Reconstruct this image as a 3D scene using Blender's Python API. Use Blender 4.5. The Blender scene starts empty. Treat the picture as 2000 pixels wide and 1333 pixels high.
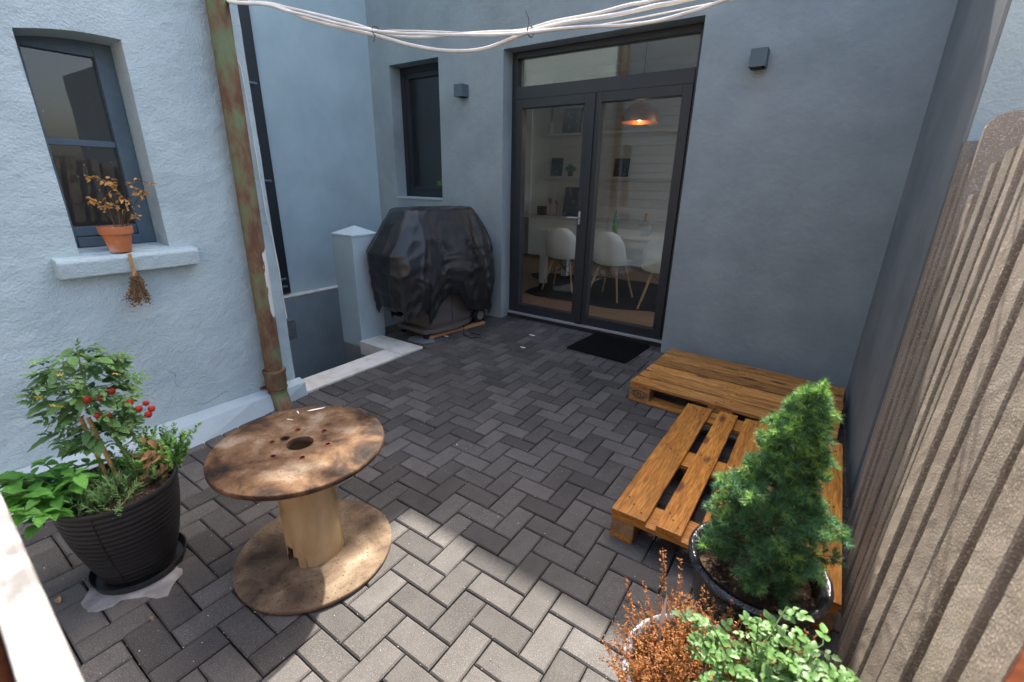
import bpy, bmesh, math, random
import numpy as np
from mathutils import Vector, Matrix, Euler, noise as mnoise
random.seed(7); RN = random.Random(11)
S = bpy.context.scene
COL = S.collection
R = math.radians
# ------------------------------------------------------------------ camera
F_PX, PITCH, YAW, ROLL, H = 885.0, 0.33903, -0.5929, 0.0180, 1.44
def basis():
    cy, sy, cp, sp = math.cos(YAW), math.sin(YAW), math.cos(PITCH), math.sin(PITCH)
    fw = Vector((sy*cp, cy*cp, -sp)); r0 = Vector((cy, -sy, 0)); u0 = r0.cross(fw)
    c, s = math.cos(ROLL), math.sin(ROLL)
    return r0*c + u0*s, u0*c - r0*s, fw
RI, UP, FW = basis()
CAM = Vector((0, 0, H))
cd = bpy.data.cameras.new('camera'); cam = bpy.data.objects.new('camera', cd); COL.objects.link(cam)
M = Matrix((RI, UP, -FW)).transposed().to_4x4(); M.translation = CAM
cam.matrix_world = M
cd.sensor_width = 36; cd.lens = F_PX/2000*36; cd.clip_start = .02; cd.clip_end = 500
cd.dof.use_dof = True; cd.dof.focus_distance = 2.7; cd.dof.aperture_fstop = 3.5
S.camera = cam
def ray(px, py): return RI*((px-1000)/F_PX) + UP*((666.5-py)/F_PX) + FW
def on_plane(px, py, n, k):                     # point of the pixel's ray on the plane n.p = k
    d = ray(px, py); n = Vector(n); return CAM + d*((k-n.dot(CAM))/n.dot(d))
# ------------------------------------------------------------------ world, sun, exposure
SUN_EL, SUN_AZ = R(53.5), R(-5)
w = bpy.data.worlds.new('World'); S.world = w; w.use_nodes = True
nt = w.node_tree; nt.nodes.clear()
sky = nt.nodes.new('ShaderNodeTexSky'); sky.sky_type = 'NISHITA'; sky.sun_disc = False
sky.sun_elevation = SUN_EL; sky.sun_rotation = SUN_AZ; sky.air_density = 1; sky.dust_density = 4.6; sky.ozone_density = .6
bg = nt.nodes.new('ShaderNodeBackground'); bg.inputs[1].default_value = .15
wo = nt.nodes.new('ShaderNodeOutputWorld'); nt.links.new(sky.outputs[0], bg.inputs[0]); nt.links.new(bg.outputs[0], wo.inputs[0])
sd = bpy.data.lights.new('sun', 'SUN'); sd.energy = 3.5; sd.angle = R(.9); sd.color = (1, .95, .87)
so = bpy.data.objects.new('sun', sd); COL.objects.link(so)
to_sun = Vector((math.sin(SUN_AZ)*math.cos(SUN_EL), math.cos(SUN_AZ)*math.cos(SUN_EL), math.sin(SUN_EL)))
so.rotation_euler = (-to_sun).to_track_quat('-Z', 'Y').to_euler()
S.view_settings.view_transform = 'Standard'; S.view_settings.look = 'None'; S.view_settings.gamma = 1
S.view_settings.exposure = 2.05
# ------------------------------------------------------------------ materials
def mat(name, ramp, scale=6, detail=6, rough=.7, bump=(), stretch=None, rand=0.0, spec=.4, island=False, metal=0, rvar=0, dist=0, speck=None, coat=0, trans=0, knots=None):
    m = bpy.data.materials.new(name); m.use_nodes = True; t = m.node_tree; N = t.nodes; L = t.links
    b = N['Principled BSDF']; b.inputs['Roughness'].default_value = rough; b.inputs['Specular IOR Level'].default_value = spec
    b.inputs['Metallic'].default_value = metal
    if coat: b.inputs['Coat Weight'].default_value = coat; b.inputs['Coat Roughness'].default_value = .12
    tc = N.new('ShaderNodeTexCoord'); vec = tc.outputs['Object']
    oi = N.new('ShaderNodeObjectInfo')
    off = N.new('ShaderNodeVectorMath'); off.operation = 'MULTIPLY_ADD'
    cmb = N.new('ShaderNodeCombineXYZ'); sc = N.new('ShaderNodeMath'); sc.operation = 'MULTIPLY'; sc.inputs[1].default_value = 37.0 if rand else 0.0
    L.new(oi.outputs['Random'], sc.inputs[0]); [L.new(sc.outputs[0], cmb.inputs[i]) for i in range(3)]
    L.new(vec, off.inputs[0]); off.inputs[1].default_value = (1, 1, 1); L.new(cmb.outputs[0], off.inputs[2]); vec = off.outputs[0]
    mv = vec
    if stretch:
        mp = N.new('ShaderNodeMapping'); mp.inputs['Scale'].default_value = stretch; L.new(vec, mp.inputs['Vector']); mv = mp.outputs[0]
    nz = N.new('ShaderNodeTexNoise'); nz.inputs['Scale'].default_value = scale; nz.inputs['Detail'].default_value = detail
    nz.inputs['Roughness'].default_value = .6; nz.inputs['Distortion'].default_value = dist
    L.new(mv, nz.inputs['Vector'])
    cr = N.new('ShaderNodeValToRGB'); e = cr.color_ramp.elements
    while len(e) < len(ramp): e.new(.5)
    for k, (p, c) in enumerate(ramp): e[k].position = p; e[k].color = (*c, 1)
    L.new(nz.outputs[0], cr.inputs[0]); colr = cr.outputs[0]
    if speck:                                   # (scale, threshold, colour) fine grains
        n2 = N.new('ShaderNodeTexNoise'); n2.inputs['Scale'].default_value = speck[0]; n2.inputs['Detail'].default_value = 2; L.new(vec, n2.inputs['Vector'])
        mr = N.new('ShaderNodeMapRange'); mr.inputs[1].default_value = speck[1]; mr.inputs[2].default_value = speck[1]+.1; L.new(n2.outputs[0], mr.inputs[0])
        mx = N.new('ShaderNodeMix'); mx.data_type = 'RGBA'; L.new(mr.outputs[0], mx.inputs[0]); L.new(colr, mx.inputs[6]); mx.inputs[7].default_value = (*speck[2], 1); colr = mx.outputs[2]
    if knots:                                   # (mapping scale, radius, colour) knots and resin streaks
        m2 = N.new('ShaderNodeMapping'); m2.inputs['Scale'].default_value = knots[0]; L.new(vec, m2.inputs[0])
        wn_ = N.new('ShaderNodeTexNoise'); wn_.inputs['Scale'].default_value = 2; L.new(m2.outputs[0], wn_.inputs[0]); av = N.new('ShaderNodeMix'); av.data_type = 'VECTOR'; av.inputs[0].default_value = .12; L.new(m2.outputs[0], av.inputs[4]); L.new(wn_.outputs[1], av.inputs[5])
        vo = N.new('ShaderNodeTexVoronoi'); vo.inputs['Scale'].default_value = 1; L.new(av.outputs[1], vo.inputs['Vector'])
        mr = N.new('ShaderNodeMapRange'); mr.inputs[1].default_value = knots[1]; mr.inputs[2].default_value = knots[1]*1.9; mr.inputs[3].default_value = .85; mr.inputs[4].default_value = 0; L.new(vo.outputs['Distance'], mr.inputs[0])
        mx = N.new('ShaderNodeMix'); mx.data_type = 'RGBA'; L.new(mr.outputs[0], mx.inputs[0]); L.new(colr, mx.inputs[6]); mx.inputs[7].default_value = (*knots[2], 1); colr = mx.outputs[2]
        n5 = N.new('ShaderNodeTexNoise'); n5.inputs['Scale'].default_value = 14; n5.inputs['Detail'].default_value = 5; L.new(mv, n5.inputs[0]); mr = N.new('ShaderNodeMapRange'); mr.inputs[1].default_value = .35; mr.inputs[2].default_value = .65; mr.inputs[3].default_value = .62; mr.inputs[4].default_value = 1.25; L.new(n5.outputs[0], mr.inputs[0])
        hv = N.new('ShaderNodeHueSaturation'); L.new(mr.outputs[0], hv.inputs['Value']); L.new(colr, hv.inputs['Color']); colr = hv.outputs[0]
    if rand or island:
        g = N.new('ShaderNodeNewGeometry'); ad = N.new('ShaderNodeMath'); ad.operation = 'ADD'; fr = N.new('ShaderNodeMath'); fr.operation = 'FRACT'
        L.new(oi.outputs['Random'], ad.inputs[0])
        if island: L.new(g.outputs['Random Per Island'], ad.inputs[1])
        else: ad.inputs[1].default_value = 0
        L.new(ad.outputs[0], fr.inputs[0])
        mr = N.new('ShaderNodeMapRange'); a = rand or .25; mr.inputs[3].default_value = 1-a; mr.inputs[4].default_value = 1+a; L.new(fr.outputs[0], mr.inputs[0])
        hs = N.new('ShaderNodeHueSaturation'); L.new(mr.outputs[0], hs.inputs['Value']); L.new(colr, hs.inputs['Color']); colr = hs.outputs[0]
    L.new(colr, b.inputs['Base Color'])
    if rvar:
        mr = N.new('ShaderNodeMapRange'); mr.inputs[3].default_value = rough-rvar; mr.inputs[4].default_value = rough+rvar; L.new(nz.outputs[0], mr.inputs[0]); L.new(mr.outputs[0], b.inputs['Roughness'])
    prev = None
    for k in bump:                              # (scale, strength, distance[, stretched])
        n3 = N.new('ShaderNodeTexNoise'); n3.inputs['Scale'].default_value = k[0]; n3.inputs['Detail'].default_value = 4
        L.new(mv if len(k) > 3 else vec, n3.inputs['Vector'])
        bp = N.new('ShaderNodeBump'); bp.inputs['Strength'].default_value = k[1]; bp.inputs['Distance'].default_value = k[2]
        L.new(n3.outputs[0], bp.inputs['Height'])
        if prev: L.new(prev, bp.inputs['Normal'])
        prev = bp.outputs[0]
    if prev: L.new(prev, b.inputs['Normal'])
    if trans:
        tr = N.new('ShaderNodeBsdfTranslucent'); L.new(colr, tr.inputs[0]); ms = N.new('ShaderNodeMixShader'); ms.inputs[0].default_value = trans
        L.new(b.outputs[0], ms.inputs[1]); L.new(tr.outputs[0], ms.inputs[2]); L.new(ms.outputs[0], N['Material Output'].inputs[0])
    return m
def two(c, k=.75): return [(.3, tuple(x*k for x in c)), (.7, tuple(min(1, x/k**.5) for x in c))]
def glass(name, tint=(.93, .95, .94), dirt=0):
    m = bpy.data.materials.new(name); m.use_nodes = True; t = m.node_tree; N = t.nodes; L = t.links; N.clear()
    o = N.new('ShaderNodeOutputMaterial'); tr = N.new('ShaderNodeBsdfTransparent'); tr.inputs[0].default_value = (*tint, 1)
    gl = N.new('ShaderNodeBsdfGlossy'); gl.inputs['Roughness'].default_value = .004; gl.inputs[0].default_value = (1, 1, 1, 1)
    g = N.new('ShaderNodeNewGeometry'); mr = N.new('ShaderNodeMapRange'); mr.inputs[3].default_value = 1.52; mr.inputs[4].default_value = 1/1.52
    L.new(g.outputs['Backfacing'], mr.inputs[0]); fr = N.new('ShaderNodeFresnel'); L.new(mr.outputs[0], fr.inputs[0])
    tc = N.new('ShaderNodeTexCoord'); nz = N.new('ShaderNodeTexNoise'); nz.inputs['Scale'].default_value = 3; L.new(tc.outputs['Object'], nz.inputs[0])
    bp = N.new('ShaderNodeBump'); bp.inputs['Strength'].default_value = .02; bp.inputs['Distance'].default_value = .02; L.new(nz.outputs[0], bp.inputs['Height']); L.new(bp.outputs[0], gl.inputs['Normal'])
    ms = N.new('ShaderNodeMixShader'); L.new(fr.outputs[0], ms.inputs[0]); L.new(tr.outputs[0], ms.inputs[1]); L.new(gl.outputs[0], ms.inputs[2]); out = ms.outputs[0]
    if dirt:                                    # dust film and paint specks lying on the glass
        df = N.new('ShaderNodeBsdfDiffuse'); df.inputs[0].default_value = (.5, .5, .48, 1)
        n2 = N.new('ShaderNodeTexNoise'); n2.inputs['Scale'].default_value = 55; n2.inputs['Detail'].default_value = 3; L.new(tc.outputs['Object'], n2.inputs[0])
        m2 = N.new('ShaderNodeMapRange'); m2.inputs[1].default_value = .70; m2.inputs[2].default_value = .74; m2.inputs[3].default_value = dirt; m2.inputs[4].default_value = .8; L.new(n2.outputs[0], m2.inputs[0])
        m3 = N.new('ShaderNodeMixShader'); L.new(m2.outputs[0], m3.inputs[0]); L.new(out, m3.inputs[1]); L.new(df.outputs[0], m3.inputs[2]); out = m3.outputs[0]
    L.new(out, o.inputs[0]); return m
def emit(name, col, s):
    m = bpy.data.materials.new(name); m.use_nodes = True; b = m.node_tree.nodes['Principled BSDF']
    b.inputs['Emission Color'].default_value = (*col, 1); b.inputs['Emission Strength'].default_value = s; return m
BLUE = (.215, .265, .305)
MT = dict(
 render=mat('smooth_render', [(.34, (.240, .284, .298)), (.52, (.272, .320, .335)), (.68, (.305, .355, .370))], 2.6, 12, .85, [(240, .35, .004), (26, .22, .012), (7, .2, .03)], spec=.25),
 greyrender=mat('grey_render', [(.36, (.185, .20, .203)), (.64, (.25, .262, .262))], 2.0, 9, .9, [(240, .3, .004)], spec=.2),
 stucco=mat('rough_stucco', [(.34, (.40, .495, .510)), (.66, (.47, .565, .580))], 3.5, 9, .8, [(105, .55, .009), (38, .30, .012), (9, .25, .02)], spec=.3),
 plinth=mat('painted_plinth', [(.25, (.38, .46, .49)), (.68, (.44, .52, .55)), (.73, (.42, .32, .25))], 9, 8, .75, [(90, .3, .006)], spec=.3),
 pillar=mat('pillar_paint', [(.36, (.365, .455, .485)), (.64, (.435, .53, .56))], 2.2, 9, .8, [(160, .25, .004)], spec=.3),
 paver=mat('concrete_paver', [(.3, (.053, .048, .044)), (.7, (.090, .082, .076))], 7, 8, .82, [(330, .6, .0025), (60, .2, .003)], rand=.33, island=True, speck=(420, .56, (.17, .16, .15)), spec=.3, rvar=.12),
 sand=mat('joint_sand', two((.035, .031, .027)), 40, 6, .95, [(300, .8, .005)]),
 kerb=mat('stone_edging', [(.3, (.52, .48, .42)), (.5, (.66, .62, .55)), (.75, (.74, .71, .65))], 9, 8, .85, [(140, .4, .004)]),
 anthra=mat('anthracite_frame', two((.017, .021, .026), .9), 2, 3, .45, spec=.5),
 bluefr=mat('old_blue_frame', [(.3, (.070, .105, .135)), (.7, (.095, .135, .165))], 12, 8, .55, [(60, .3, .004)]),
 alu=mat('aluminium_strip', two((.5, .52, .54), .9), 5, 3, .4, metal=.6),
 lampbox=mat('lamp_paint', two((.085, .125, .145), .92), 4, 4, .5, [(200, .1, .002)]),
 dark=mat('dark_void', two((.012, .012, .013)), 4, 3, .9),
 iron=mat('black_iron', two((.012, .012, .013)), 20, 4, .5),
 rubber=mat('rubber_mat', two((.009, .009, .010)), 30, 6, .95, [(500, 1, .006)], spec=.15),
 plastic=mat('black_plastic', two((.016, .016, .017)), 8, 5, .42, [(200, .15, .002)], rvar=.1),
 cover=mat('grill_cover', [(.3, (.014, .016, .018)), (.7, (.024, .026, .029))], 5, 6, .38, [(22, .18, .012), (300, .1, .002)], spec=.55, rvar=.06),
 taupe=mat('taupe_metal', two((.12, .105, .10), .9), 5, 4, .5),
 batten=mat('new_wood', [(.3, (.42, .20, .09)), (.7, (.55, .29, .14))], 6, 6, .6, stretch=(1, 14, 14), rand=.05),
 pallet=mat('oiled_pallet_wood', [(.22, (.11, .032, .005)), (.42, (.40, .145, .018)), (.62, (.56, .23, .035)), (.8, (.62, .31, .065))], 3.2, 9, .42, [(40, .25, .004, 1)], stretch=(1.1, 11, 11), rand=.22, dist=.9, spec=.5, knots=((3.2, 9, 9), .10, (.10, .030, .010))),
 palletgrey=mat('weathered_pallet_wood', [(.22, (.10, .036, .009)), (.42, (.40, .165, .036)), (.62, (.58, .27, .070)), (.8, (.64, .37, .14))], 3.2, 9, .55, [(40, .35, .005, 1)], stretch=(1.1, 11, 11), rand=.32, dist=.8, spec=.4, knots=((3.6, 9, 9), .13, (.075, .026, .010))),
 block=mat('pallet_block', [(.3, (.20, .10, .045)), (.7, (.40, .24, .12))], 25, 8, .7, [(90, .5, .005)], rand=.12),
 burn=mat('burnt_stamp', two((.06, .022, .010)), 30, 4, .8),
 spooltop=mat('scorched_plywood', [(.35, (.012, .009, .008)), (.43, (.045, .025, .015)), (.49, (.100, .055, .028)), (.56, (.155, .092, .050)), (.68, (.270, .205, .150))], 6.5, 12, .78, [(90, .3, .003)], dist=.3, spec=.2, speck=(130, .60, (.075, .036, .016))),
 spoolbase=mat('worn_plywood', [(.32, (.050, .034, .024)), (.45, (.130, .088, .056)), (.58, (.195, .140, .090)), (.72, (.285, .23, .165))], 8, 12, .8, [(90, .3, .003)], dist=.4, spec=.2, speck=(110, .61, (.06, .036, .022))),
 drum=mat('plywood_drum', [(.3, (.17, .095, .042)), (.43, (.38, .26, .135)), (.7, (.48, .36, .215))], 4, 8, .5, [(40, .15, .003)], stretch=(2.2, 2.2, 1), dist=.8),
 plyedge=mat('ply_edge', [(.4, (.09, .05, .028)), (.6, (.33, .20, .11))], 1.2, 3, .7, stretch=(1, 1, 180)),
 rusty=mat('rust', two((.16, .055, .025)), 60, 5, .75, [(200, .5, .003)]),
 chalk=mat('white_paint', two((.74, .74, .73), .93), 20, 5, .7),
 soil=mat('potting_soil', [(.3, (.025, .014, .009)), (.6, (.085, .048, .028)), (.8, (.16, .10, .06))], 70, 8, .95, [(120, 1, .015)]),
 terra=mat('terracotta', [(.3, (.42, .125, .045)), (.56, (.52, .18, .075)), (.66, (.62, .42, .34)), (.78, (.70, .62, .58))], 9, 8, .8, [(120, .25, .003)]),
 glaze=mat('black_glaze', two((.012, .012, .014)), 14, 6, .2, [(45, .6, .012), (160, .4, .004)], spec=.7),
 zinc=mat('grey_pot', two((.42, .44, .46), .85), 12, 6, .5, [(60, .2, .004)]),
 tomleaf=mat('tomato_leaf', [(.32, (.055, .135, .040)), (.55, (.115, .225, .065)), (.75, (.26, .32, .09))], 14, 4, .5, rand=.3, trans=.22),
 dryleaf=mat('dry_leaf', two((.42, .24, .11)), 20, 4, .8, rand=.25, trans=.2),
 mint=mat('mint_leaf', [(.35, (.085, .26, .030)), (.65, (.150, .39, .060))], 16, 4, .45, [(120, .4, .004)], rand=.28, trans=.25),
 stem=mat('green_stem', two((.13, .20, .06)), 10, 3, .6),
 cane=mat('bamboo_cane', two((.50, .28, .10)), 18, 4, .5),
 tomato=mat('tomato_fruit', two((.30, .024, .012), .8), 6, 2, .35, rand=.35),
 yellow=mat('yellow_flower', two((.70, .52, .10)), 10, 2, .6),
 rosemary=mat('rosemary', two((.16, .30, .09)), 10, 2, .55, island=True, rand=.3, trans=.15),
 oregano=mat('oregano', two((.15, .32, .06)), 10, 2, .55, island=True, rand=.3, trans=.25),
 twig=mat('dry_twig', two((.17, .095, .05)), 20, 4, .8, island=True, rand=.3),
 golden=mat('golden_dry_leaf', two((.62, .33, .10)), 14, 3, .55, rand=.25, trans=.3),
 bunch=mat('dry_bunch', two((.16, .10, .055)), 30, 4, .85, island=True, rand=.4),
 spruce=mat('spruce_needle', two((.088, .215, .090), .8), 8, 3, .5, island=True, rand=.38, trans=.12),
 sprucetip=mat('spruce_fresh_tip', two((.25, .45, .10), .8), 8, 3, .5, island=True, rand=.3, trans=.2),
 bark=mat('bark', two((.14, .075, .04)), 30, 5, .9),
 heather=mat('dry_heather', [(.3, (.24, .085, .022)), (.7, (.46, .20, .06))], 30, 3, .7, island=True, rand=.4, trans=.15),
 rose=mat('rose_leaf', [(.3, (.075, .175, .042)), (.7, (.14, .275, .075))], 18, 3, .45, rand=.25, trans=.25),
 slab=mat('exposed_aggregate', [(.3, (.24, .185, .135)), (.52, (.38, .305, .23)), (.75, (.47, .40, .325))], 4, 8, .75, [(190, 1.0, .006), (430, 1.0, .004)], rand=.18, speck=(190, .56, (.62, .52, .41)), spec=.55),
 cable=mat('white_cable', [(.3, (.62, .58, .52)), (.62, (.78, .76, .72)), (.8, (.50, .33, .18))], 8, 6, .5),
 pipe=None,
 whitefence=mat('flaking_white_paint', [(.40, (.13, .12, .115)), (.52, (.27, .26, .25)), (.7, (.42, .41, .40))], 22, 6, .7, [(50, .4, .006)]),
 brown=mat('brown_stained_wood', [(.3, (.045, .012, .004)), (.7, (.105, .030, .011))], 4, 6, .9, spec=.08, stretch=(12, 12, 1)),
 oak=mat('oak_floor', [(.3, (.25, .14, .075)), (.7, (.38, .23, .13))], 3, 6, .45, stretch=(1, 12, 1)),
 white=mat('white_lacquer', two((.70, .72, .68), .95), 3, 3, .45),
 roomwall=mat('white_room_wall', two((.66, .66, .62), .95), 3, 4, .8),
 board=mat('white_wall_board', two((.60, .57, .53), .9), 3, 6, .7, [(20, .2, .004, 1)], stretch=(1, 9, 9), rand=.08),
 beech=mat('beech_leg', two((.50, .28, .13), .85), 5, 5, .5, stretch=(9, 9, 1)),
 rug=mat('black_hide', two((.010, .009, .009)), 12, 5, .9),
 frame=mat('black_frame', [(.45, (.012, .013, .015)), (.62, (.03, .032, .035)), (.66, (.30, .30, .29))], 16, 3, .5, rand=.05),
 copper=mat('copper_shade', two((.45, .17, .06)), 40, 3, .35, metal=.9),
 bottle=glass('green_bottle', (.35, .75, .42)), clear=glass('clear_glass', (.9, .92, .92)),
 facade=mat('tan_facade', [(.3, (.27, .215, .17)), (.7, (.36, .295, .24))], 1.6, 8, .9, [(40, .3, .01)]),
 curtain=mat('dark_brown_panel', two((.055, .042, .036), .9), 3, 4, .8),
 lime=mat('lime_film', [(.3, (.16, .155, .15)), (.7, (.34, .33, .32))], 14, 6, .9),
 grey=mat('grey_pipe', two((.36, .36, .35)), 4, 4, .5),
 stepc=mat('step_concrete', two((.16, .15, .14)), 8, 6, .9),
 glassd=glass('door_glass', (.93, .95, .94)), glasso=glass('old_glass', (.8, .8, .78), .035),
 bulb=emit('bulb', (1, .55, .2), 5))
def pipe_mat():                                 # rust with left-over green paint and one white paint smear
    m = mat('rusty_painted_pipe', [(.32, (.075, .034, .022)), (.46, (.15, .075, .042)), (.54, (.165, .125, .065)), (.62, (.145, .185, .090)), (.75, (.17, .21, .12))], 11, 12, .75, [(90, .5, .005)], dist=.2, stretch=(1, 1, .45))
    t = m.node_tree; N = t.nodes; L = t.links; b = N['Principled BSDF']; src = b.inputs['Base Color'].links[0].from_socket
    tc = N.new('ShaderNodeTexCoord'); sp = N.new('ShaderNodeSeparateXYZ'); L.new(tc.outputs['Object'], sp.inputs[0])
    def rng(s, a, b_, c, d):
        n = N.new('ShaderNodeMapRange'); n.inputs[1].default_value = a; n.inputs[2].default_value = b_; n.inputs[3].default_value = c; n.inputs[4].default_value = d; L.new(s, n.inputs[0]); return n.outputs[0]
    def mul(a, b_):
        n = N.new('ShaderNodeMath'); n.operation = 'MULTIPLY'; L.new(a, n.inputs[0]); L.new(b_, n.inputs[1]); return n.outputs[0]
    nz = N.new('ShaderNodeTexNoise'); nz.inputs['Scale'].default_value = 30; nz.inputs['Detail'].default_value = 6
    mp = N.new('ShaderNodeMapping'); mp.inputs['Scale'].default_value = (1, 1, .25); L.new(tc.outputs['Object'], mp.inputs[0]); L.new(mp.outputs[0], nz.inputs[0])
    k = mul(mul(rng(sp.outputs[2], .56, .66, 0, 1), rng(sp.outputs[2], 1.0, 1.10, 1, 0)), rng(sp.outputs[1], 1.385, 1.415, 0, 1))
    k2 = mul(k, rng(nz.outputs[0], .42, .56, .55, 1)); fin = rng(k2, .45, .55, 0, 1)
    mx = N.new('ShaderNodeMix'); mx.data_type = 'RGBA'; L.new(fin, mx.inputs[0]); L.new(src, mx.inputs[6]); mx.inputs[7].default_value = (.66, .67, .64, 1); L.new(mx.outputs[2], b.inputs['Base Color'])
    return m
MT['pipe'] = pipe_mat()
# ------------------------------------------------------------------ mesh helpers
class MB:
    def __init__(s): s.v = []; s.f = []
    def add(s, vs, fs):
        o = len(s.v); s.v += [tuple(v) for v in vs]; s.f += [tuple(i+o for i in f) for f in fs]; return s
    def box(s, x0, x1, y0, y1, z0, z1):
        return s.add([(x0,y0,z0),(x1,y0,z0),(x1,y1,z0),(x0,y1,z0),(x0,y0,z1),(x1,y0,z1),(x1,y1,z1),(x0,y1,z1)],
                     [(0,3,2,1),(4,5,6,7),(0,1,5,4),(1,2,6,5),(2,3,7,6),(3,0,4,7)])
    def prism(s, poly, fn, a, b):               # poly of 2D points, fn(u,v,t) -> 3D
        n = len(poly); return s.add([fn(u, v, a) for u, v in poly]+[fn(u, v, b) for u, v in poly],
            [tuple(range(n))[::-1], tuple(range(n, 2*n))]+[(i, (i+1) % n, n+(i+1) % n, n+i) for i in range(n)])
    def tube(s, pts, rad, n=8, cap=True):
        pts = [Vector(p) for p in pts]; rad = rad if hasattr(rad, '__len__') else [rad]*len(pts)
        t0 = (pts[1]-pts[0]).normalized(); u = t0.orthogonal().normalized(); rings = []
        for i, p in enumerate(pts):
            t = (pts[min(i+1, len(pts)-1)]-pts[max(i-1, 0)]).normalized()
            u = (u-t*u.dot(t)).normalized(); w_ = t.cross(u)
            rings += [p+(u*math.cos(2*math.pi*k/n)+w_*math.sin(2*math.pi*k/n))*rad[i] for k in range(n)]
        fs = [(i*n+k, i*n+(k+1) % n, (i+1)*n+(k+1) % n, (i+1)*n+k) for i in range(len(pts)-1) for k in range(n)]
        if cap: fs += [tuple(range(n))[::-1], tuple(range((len(pts)-1)*n, len(pts)*n))]
        return s.add(rings, fs)
    def lathe(s, prof, n=40, c=(0, 0, 0), close=False):
        vs = [(c[0]+r*math.cos(2*math.pi*k/n), c[1]+r*math.sin(2*math.pi*k/n), c[2]+z) for r, z in prof for k in range(n)]
        m = len(prof); fs = [(i*n+k, i*n+(k+1) % n, (i+1)*n+(k+1) % n, (i+1)*n+k) for i in range(m-1) for k in range(n)]
        if close: fs += [((m-1)*n+k, (m-1)*n+(k+1) % n, (k+1) % n, k) for k in range(n)]
        return s.add(vs, fs)
    def mesh(s, name, m, smooth=False, bevel=0):
        me = bpy.data.meshes.new(name); me.from_pydata(s.v, [], s.f); me.update()
        bm = bmesh.new(); bm.from_mesh(me); bmesh.ops.recalc_face_normals(bm, faces=bm.faces)
        if bevel: bmesh.ops.bevel(bm, geom=[e for e in bm.edges if len(e.link_faces) == 2 and e.calc_face_angle() > .6], offset=bevel, segments=2, affect='EDGES', profile=.6)
        if smooth:
            for f in bm.faces: f.smooth = True
            for e in bm.edges:
                if len(e.link_faces) == 2 and e.calc_face_angle() > .9: e.smooth = False
        bm.to_mesh(me); bm.free(); me.materials.append(m if not isinstance(m, str) else MT[m]); return me
    def build(s, name, m, parent=None, smooth=False, bevel=0, loc=None):
        return link(name, s.mesh(name, m, smooth, bevel), parent, loc)
def link(name, me, parent=None, loc=None, rot=None, scale=None):
    o = bpy.data.objects.new(name, me); COL.objects.link(o)
    if parent is not None: o.parent = parent
    if loc is not None: o.location = loc
    if rot is not None: o.rotation_euler = rot
    if scale is not None: o.scale = (scale,)*3 if not hasattr(scale, '__len__') else scale
    return o
def tag(o, label, cat, group=None):
    o['label'] = label; o['category'] = cat
    if group: o['group'] = group
    return o
def thing(name, label, cat, loc=(0, 0, 0), rz=0, group=None):
    o = bpy.data.objects.new(name, None); COL.objects.link(o); o.location = loc; o.rotation_euler = (0, 0, rz); o.empty_display_size = .05
    return tag(o, label, cat, group)
def struct(o): o['kind'] = 'structure'; return o
def stuff(o): o['kind'] = 'stuff'; return o
def copy_tree(o, parent=None):
    c = o.copy(); COL.objects.link(c); c.parent = parent
    for ch in list(o.children): copy_tree(ch, c)
    return c
def wall_open(mb, fn, u0, u1, z0, z1, th, ops):
    """wall sheet with depth: fn(u, d, z) -> 3D, d = 0 front .. th back; ops = (u0,u1,z0,z1)"""
    us = sorted({u0, u1, *[o[0] for o in ops], *[o[1] for o in ops]}); zs = sorted({z0, z1, *[o[2] for o in ops], *[o[3] for o in ops]})
    inside = lambda u, z: any(o[0] < u < o[1] and o[2] < z < o[3] for o in ops)
    q = lambda *p: mb.add(p, [(0, 1, 2, 3)])
    for a, b in zip(us, us[1:]):
        for c, d in zip(zs, zs[1:]):
            if not inside((a+b)/2, (c+d)/2):
                for t in (0, th): q(fn(a, t, c), fn(b, t, c), fn(b, t, d), fn(a, t, d))
    for a, b, c, d in [(u0, u1, z0, z1)]+list(ops):
        for (p, r) in (((a, c), (b, c)), ((b, c), (b, d)), ((b, d), (a, d)), ((a, d), (a, c))):
            if c <= z0 and p[1] == r[1] == c: continue
            q(fn(p[0], 0, p[1]), fn(r[0], 0, r[1]), fn(r[0], th, r[1]), fn(p[0], th, p[1]))
    return mb
def merge(o, d=1e-4):
    bm = bmesh.new(); bm.from_mesh(o.data); bmesh.ops.remove_doubles(bm, verts=bm.verts, dist=d); bmesh.ops.recalc_face_normals(bm, faces=bm.faces); bm.to_mesh(o.data); bm.free(); return o
# ------------------------------------------------------------------ ground, stairwell, edging, paving
YB, XS, XL, XR = 3.95, -4.68, -2.87, .36        # back wall, recessed side wall, outbuilding wall, right wall
PIT = (-4.58, -3.05, 1.52, 2.53); PX2, PY2 = -3.692, YB-.005      # stairwell: wide part, then a passage behind the pillar
g = MB(); zg = -.05
for x0, x1, y0, y1 in ((-60, PIT[0], -60, 60), (PIT[1], 60, -60, 60), (PIT[0], PIT[1], -60, PIT[2]), (PX2, PIT[1], PIT[3], PY2), (PIT[0], PIT[1], PY2, 60)):
    g.add([(x0, y0, zg), (x1, y0, zg), (x1, y1, zg), (x0, y1, zg)], [(0, 1, 2, 3)])
struct(merge(g.build('ground', 'sand')))
p = MB(); x0, x1, y0, y1 = PIT; ol = [(x0, y0), (x1, y0), (x1, y1), (PX2, y1), (PX2, PY2), (x0, PY2)]
p.add([(x, y, -1.6) for x, y in ol]+[(x, y, -.06) for x, y in ol], [(0, 1, 2, 3), (0, 3, 4, 5), (0, 1, 7, 6), (1, 2, 8, 7), (2, 3, 9, 8), (3, 4, 10, 9), (4, 5, 11, 10)])
struct(p.build('stairwell', 'greyrender'))
st = MB()
for i in range(5): st.box(x0+.02, x1-.02, 1.54+.19*i, 1.54+.19*(i+1)-.002, -1.59, -.95-.12*i)
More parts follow.
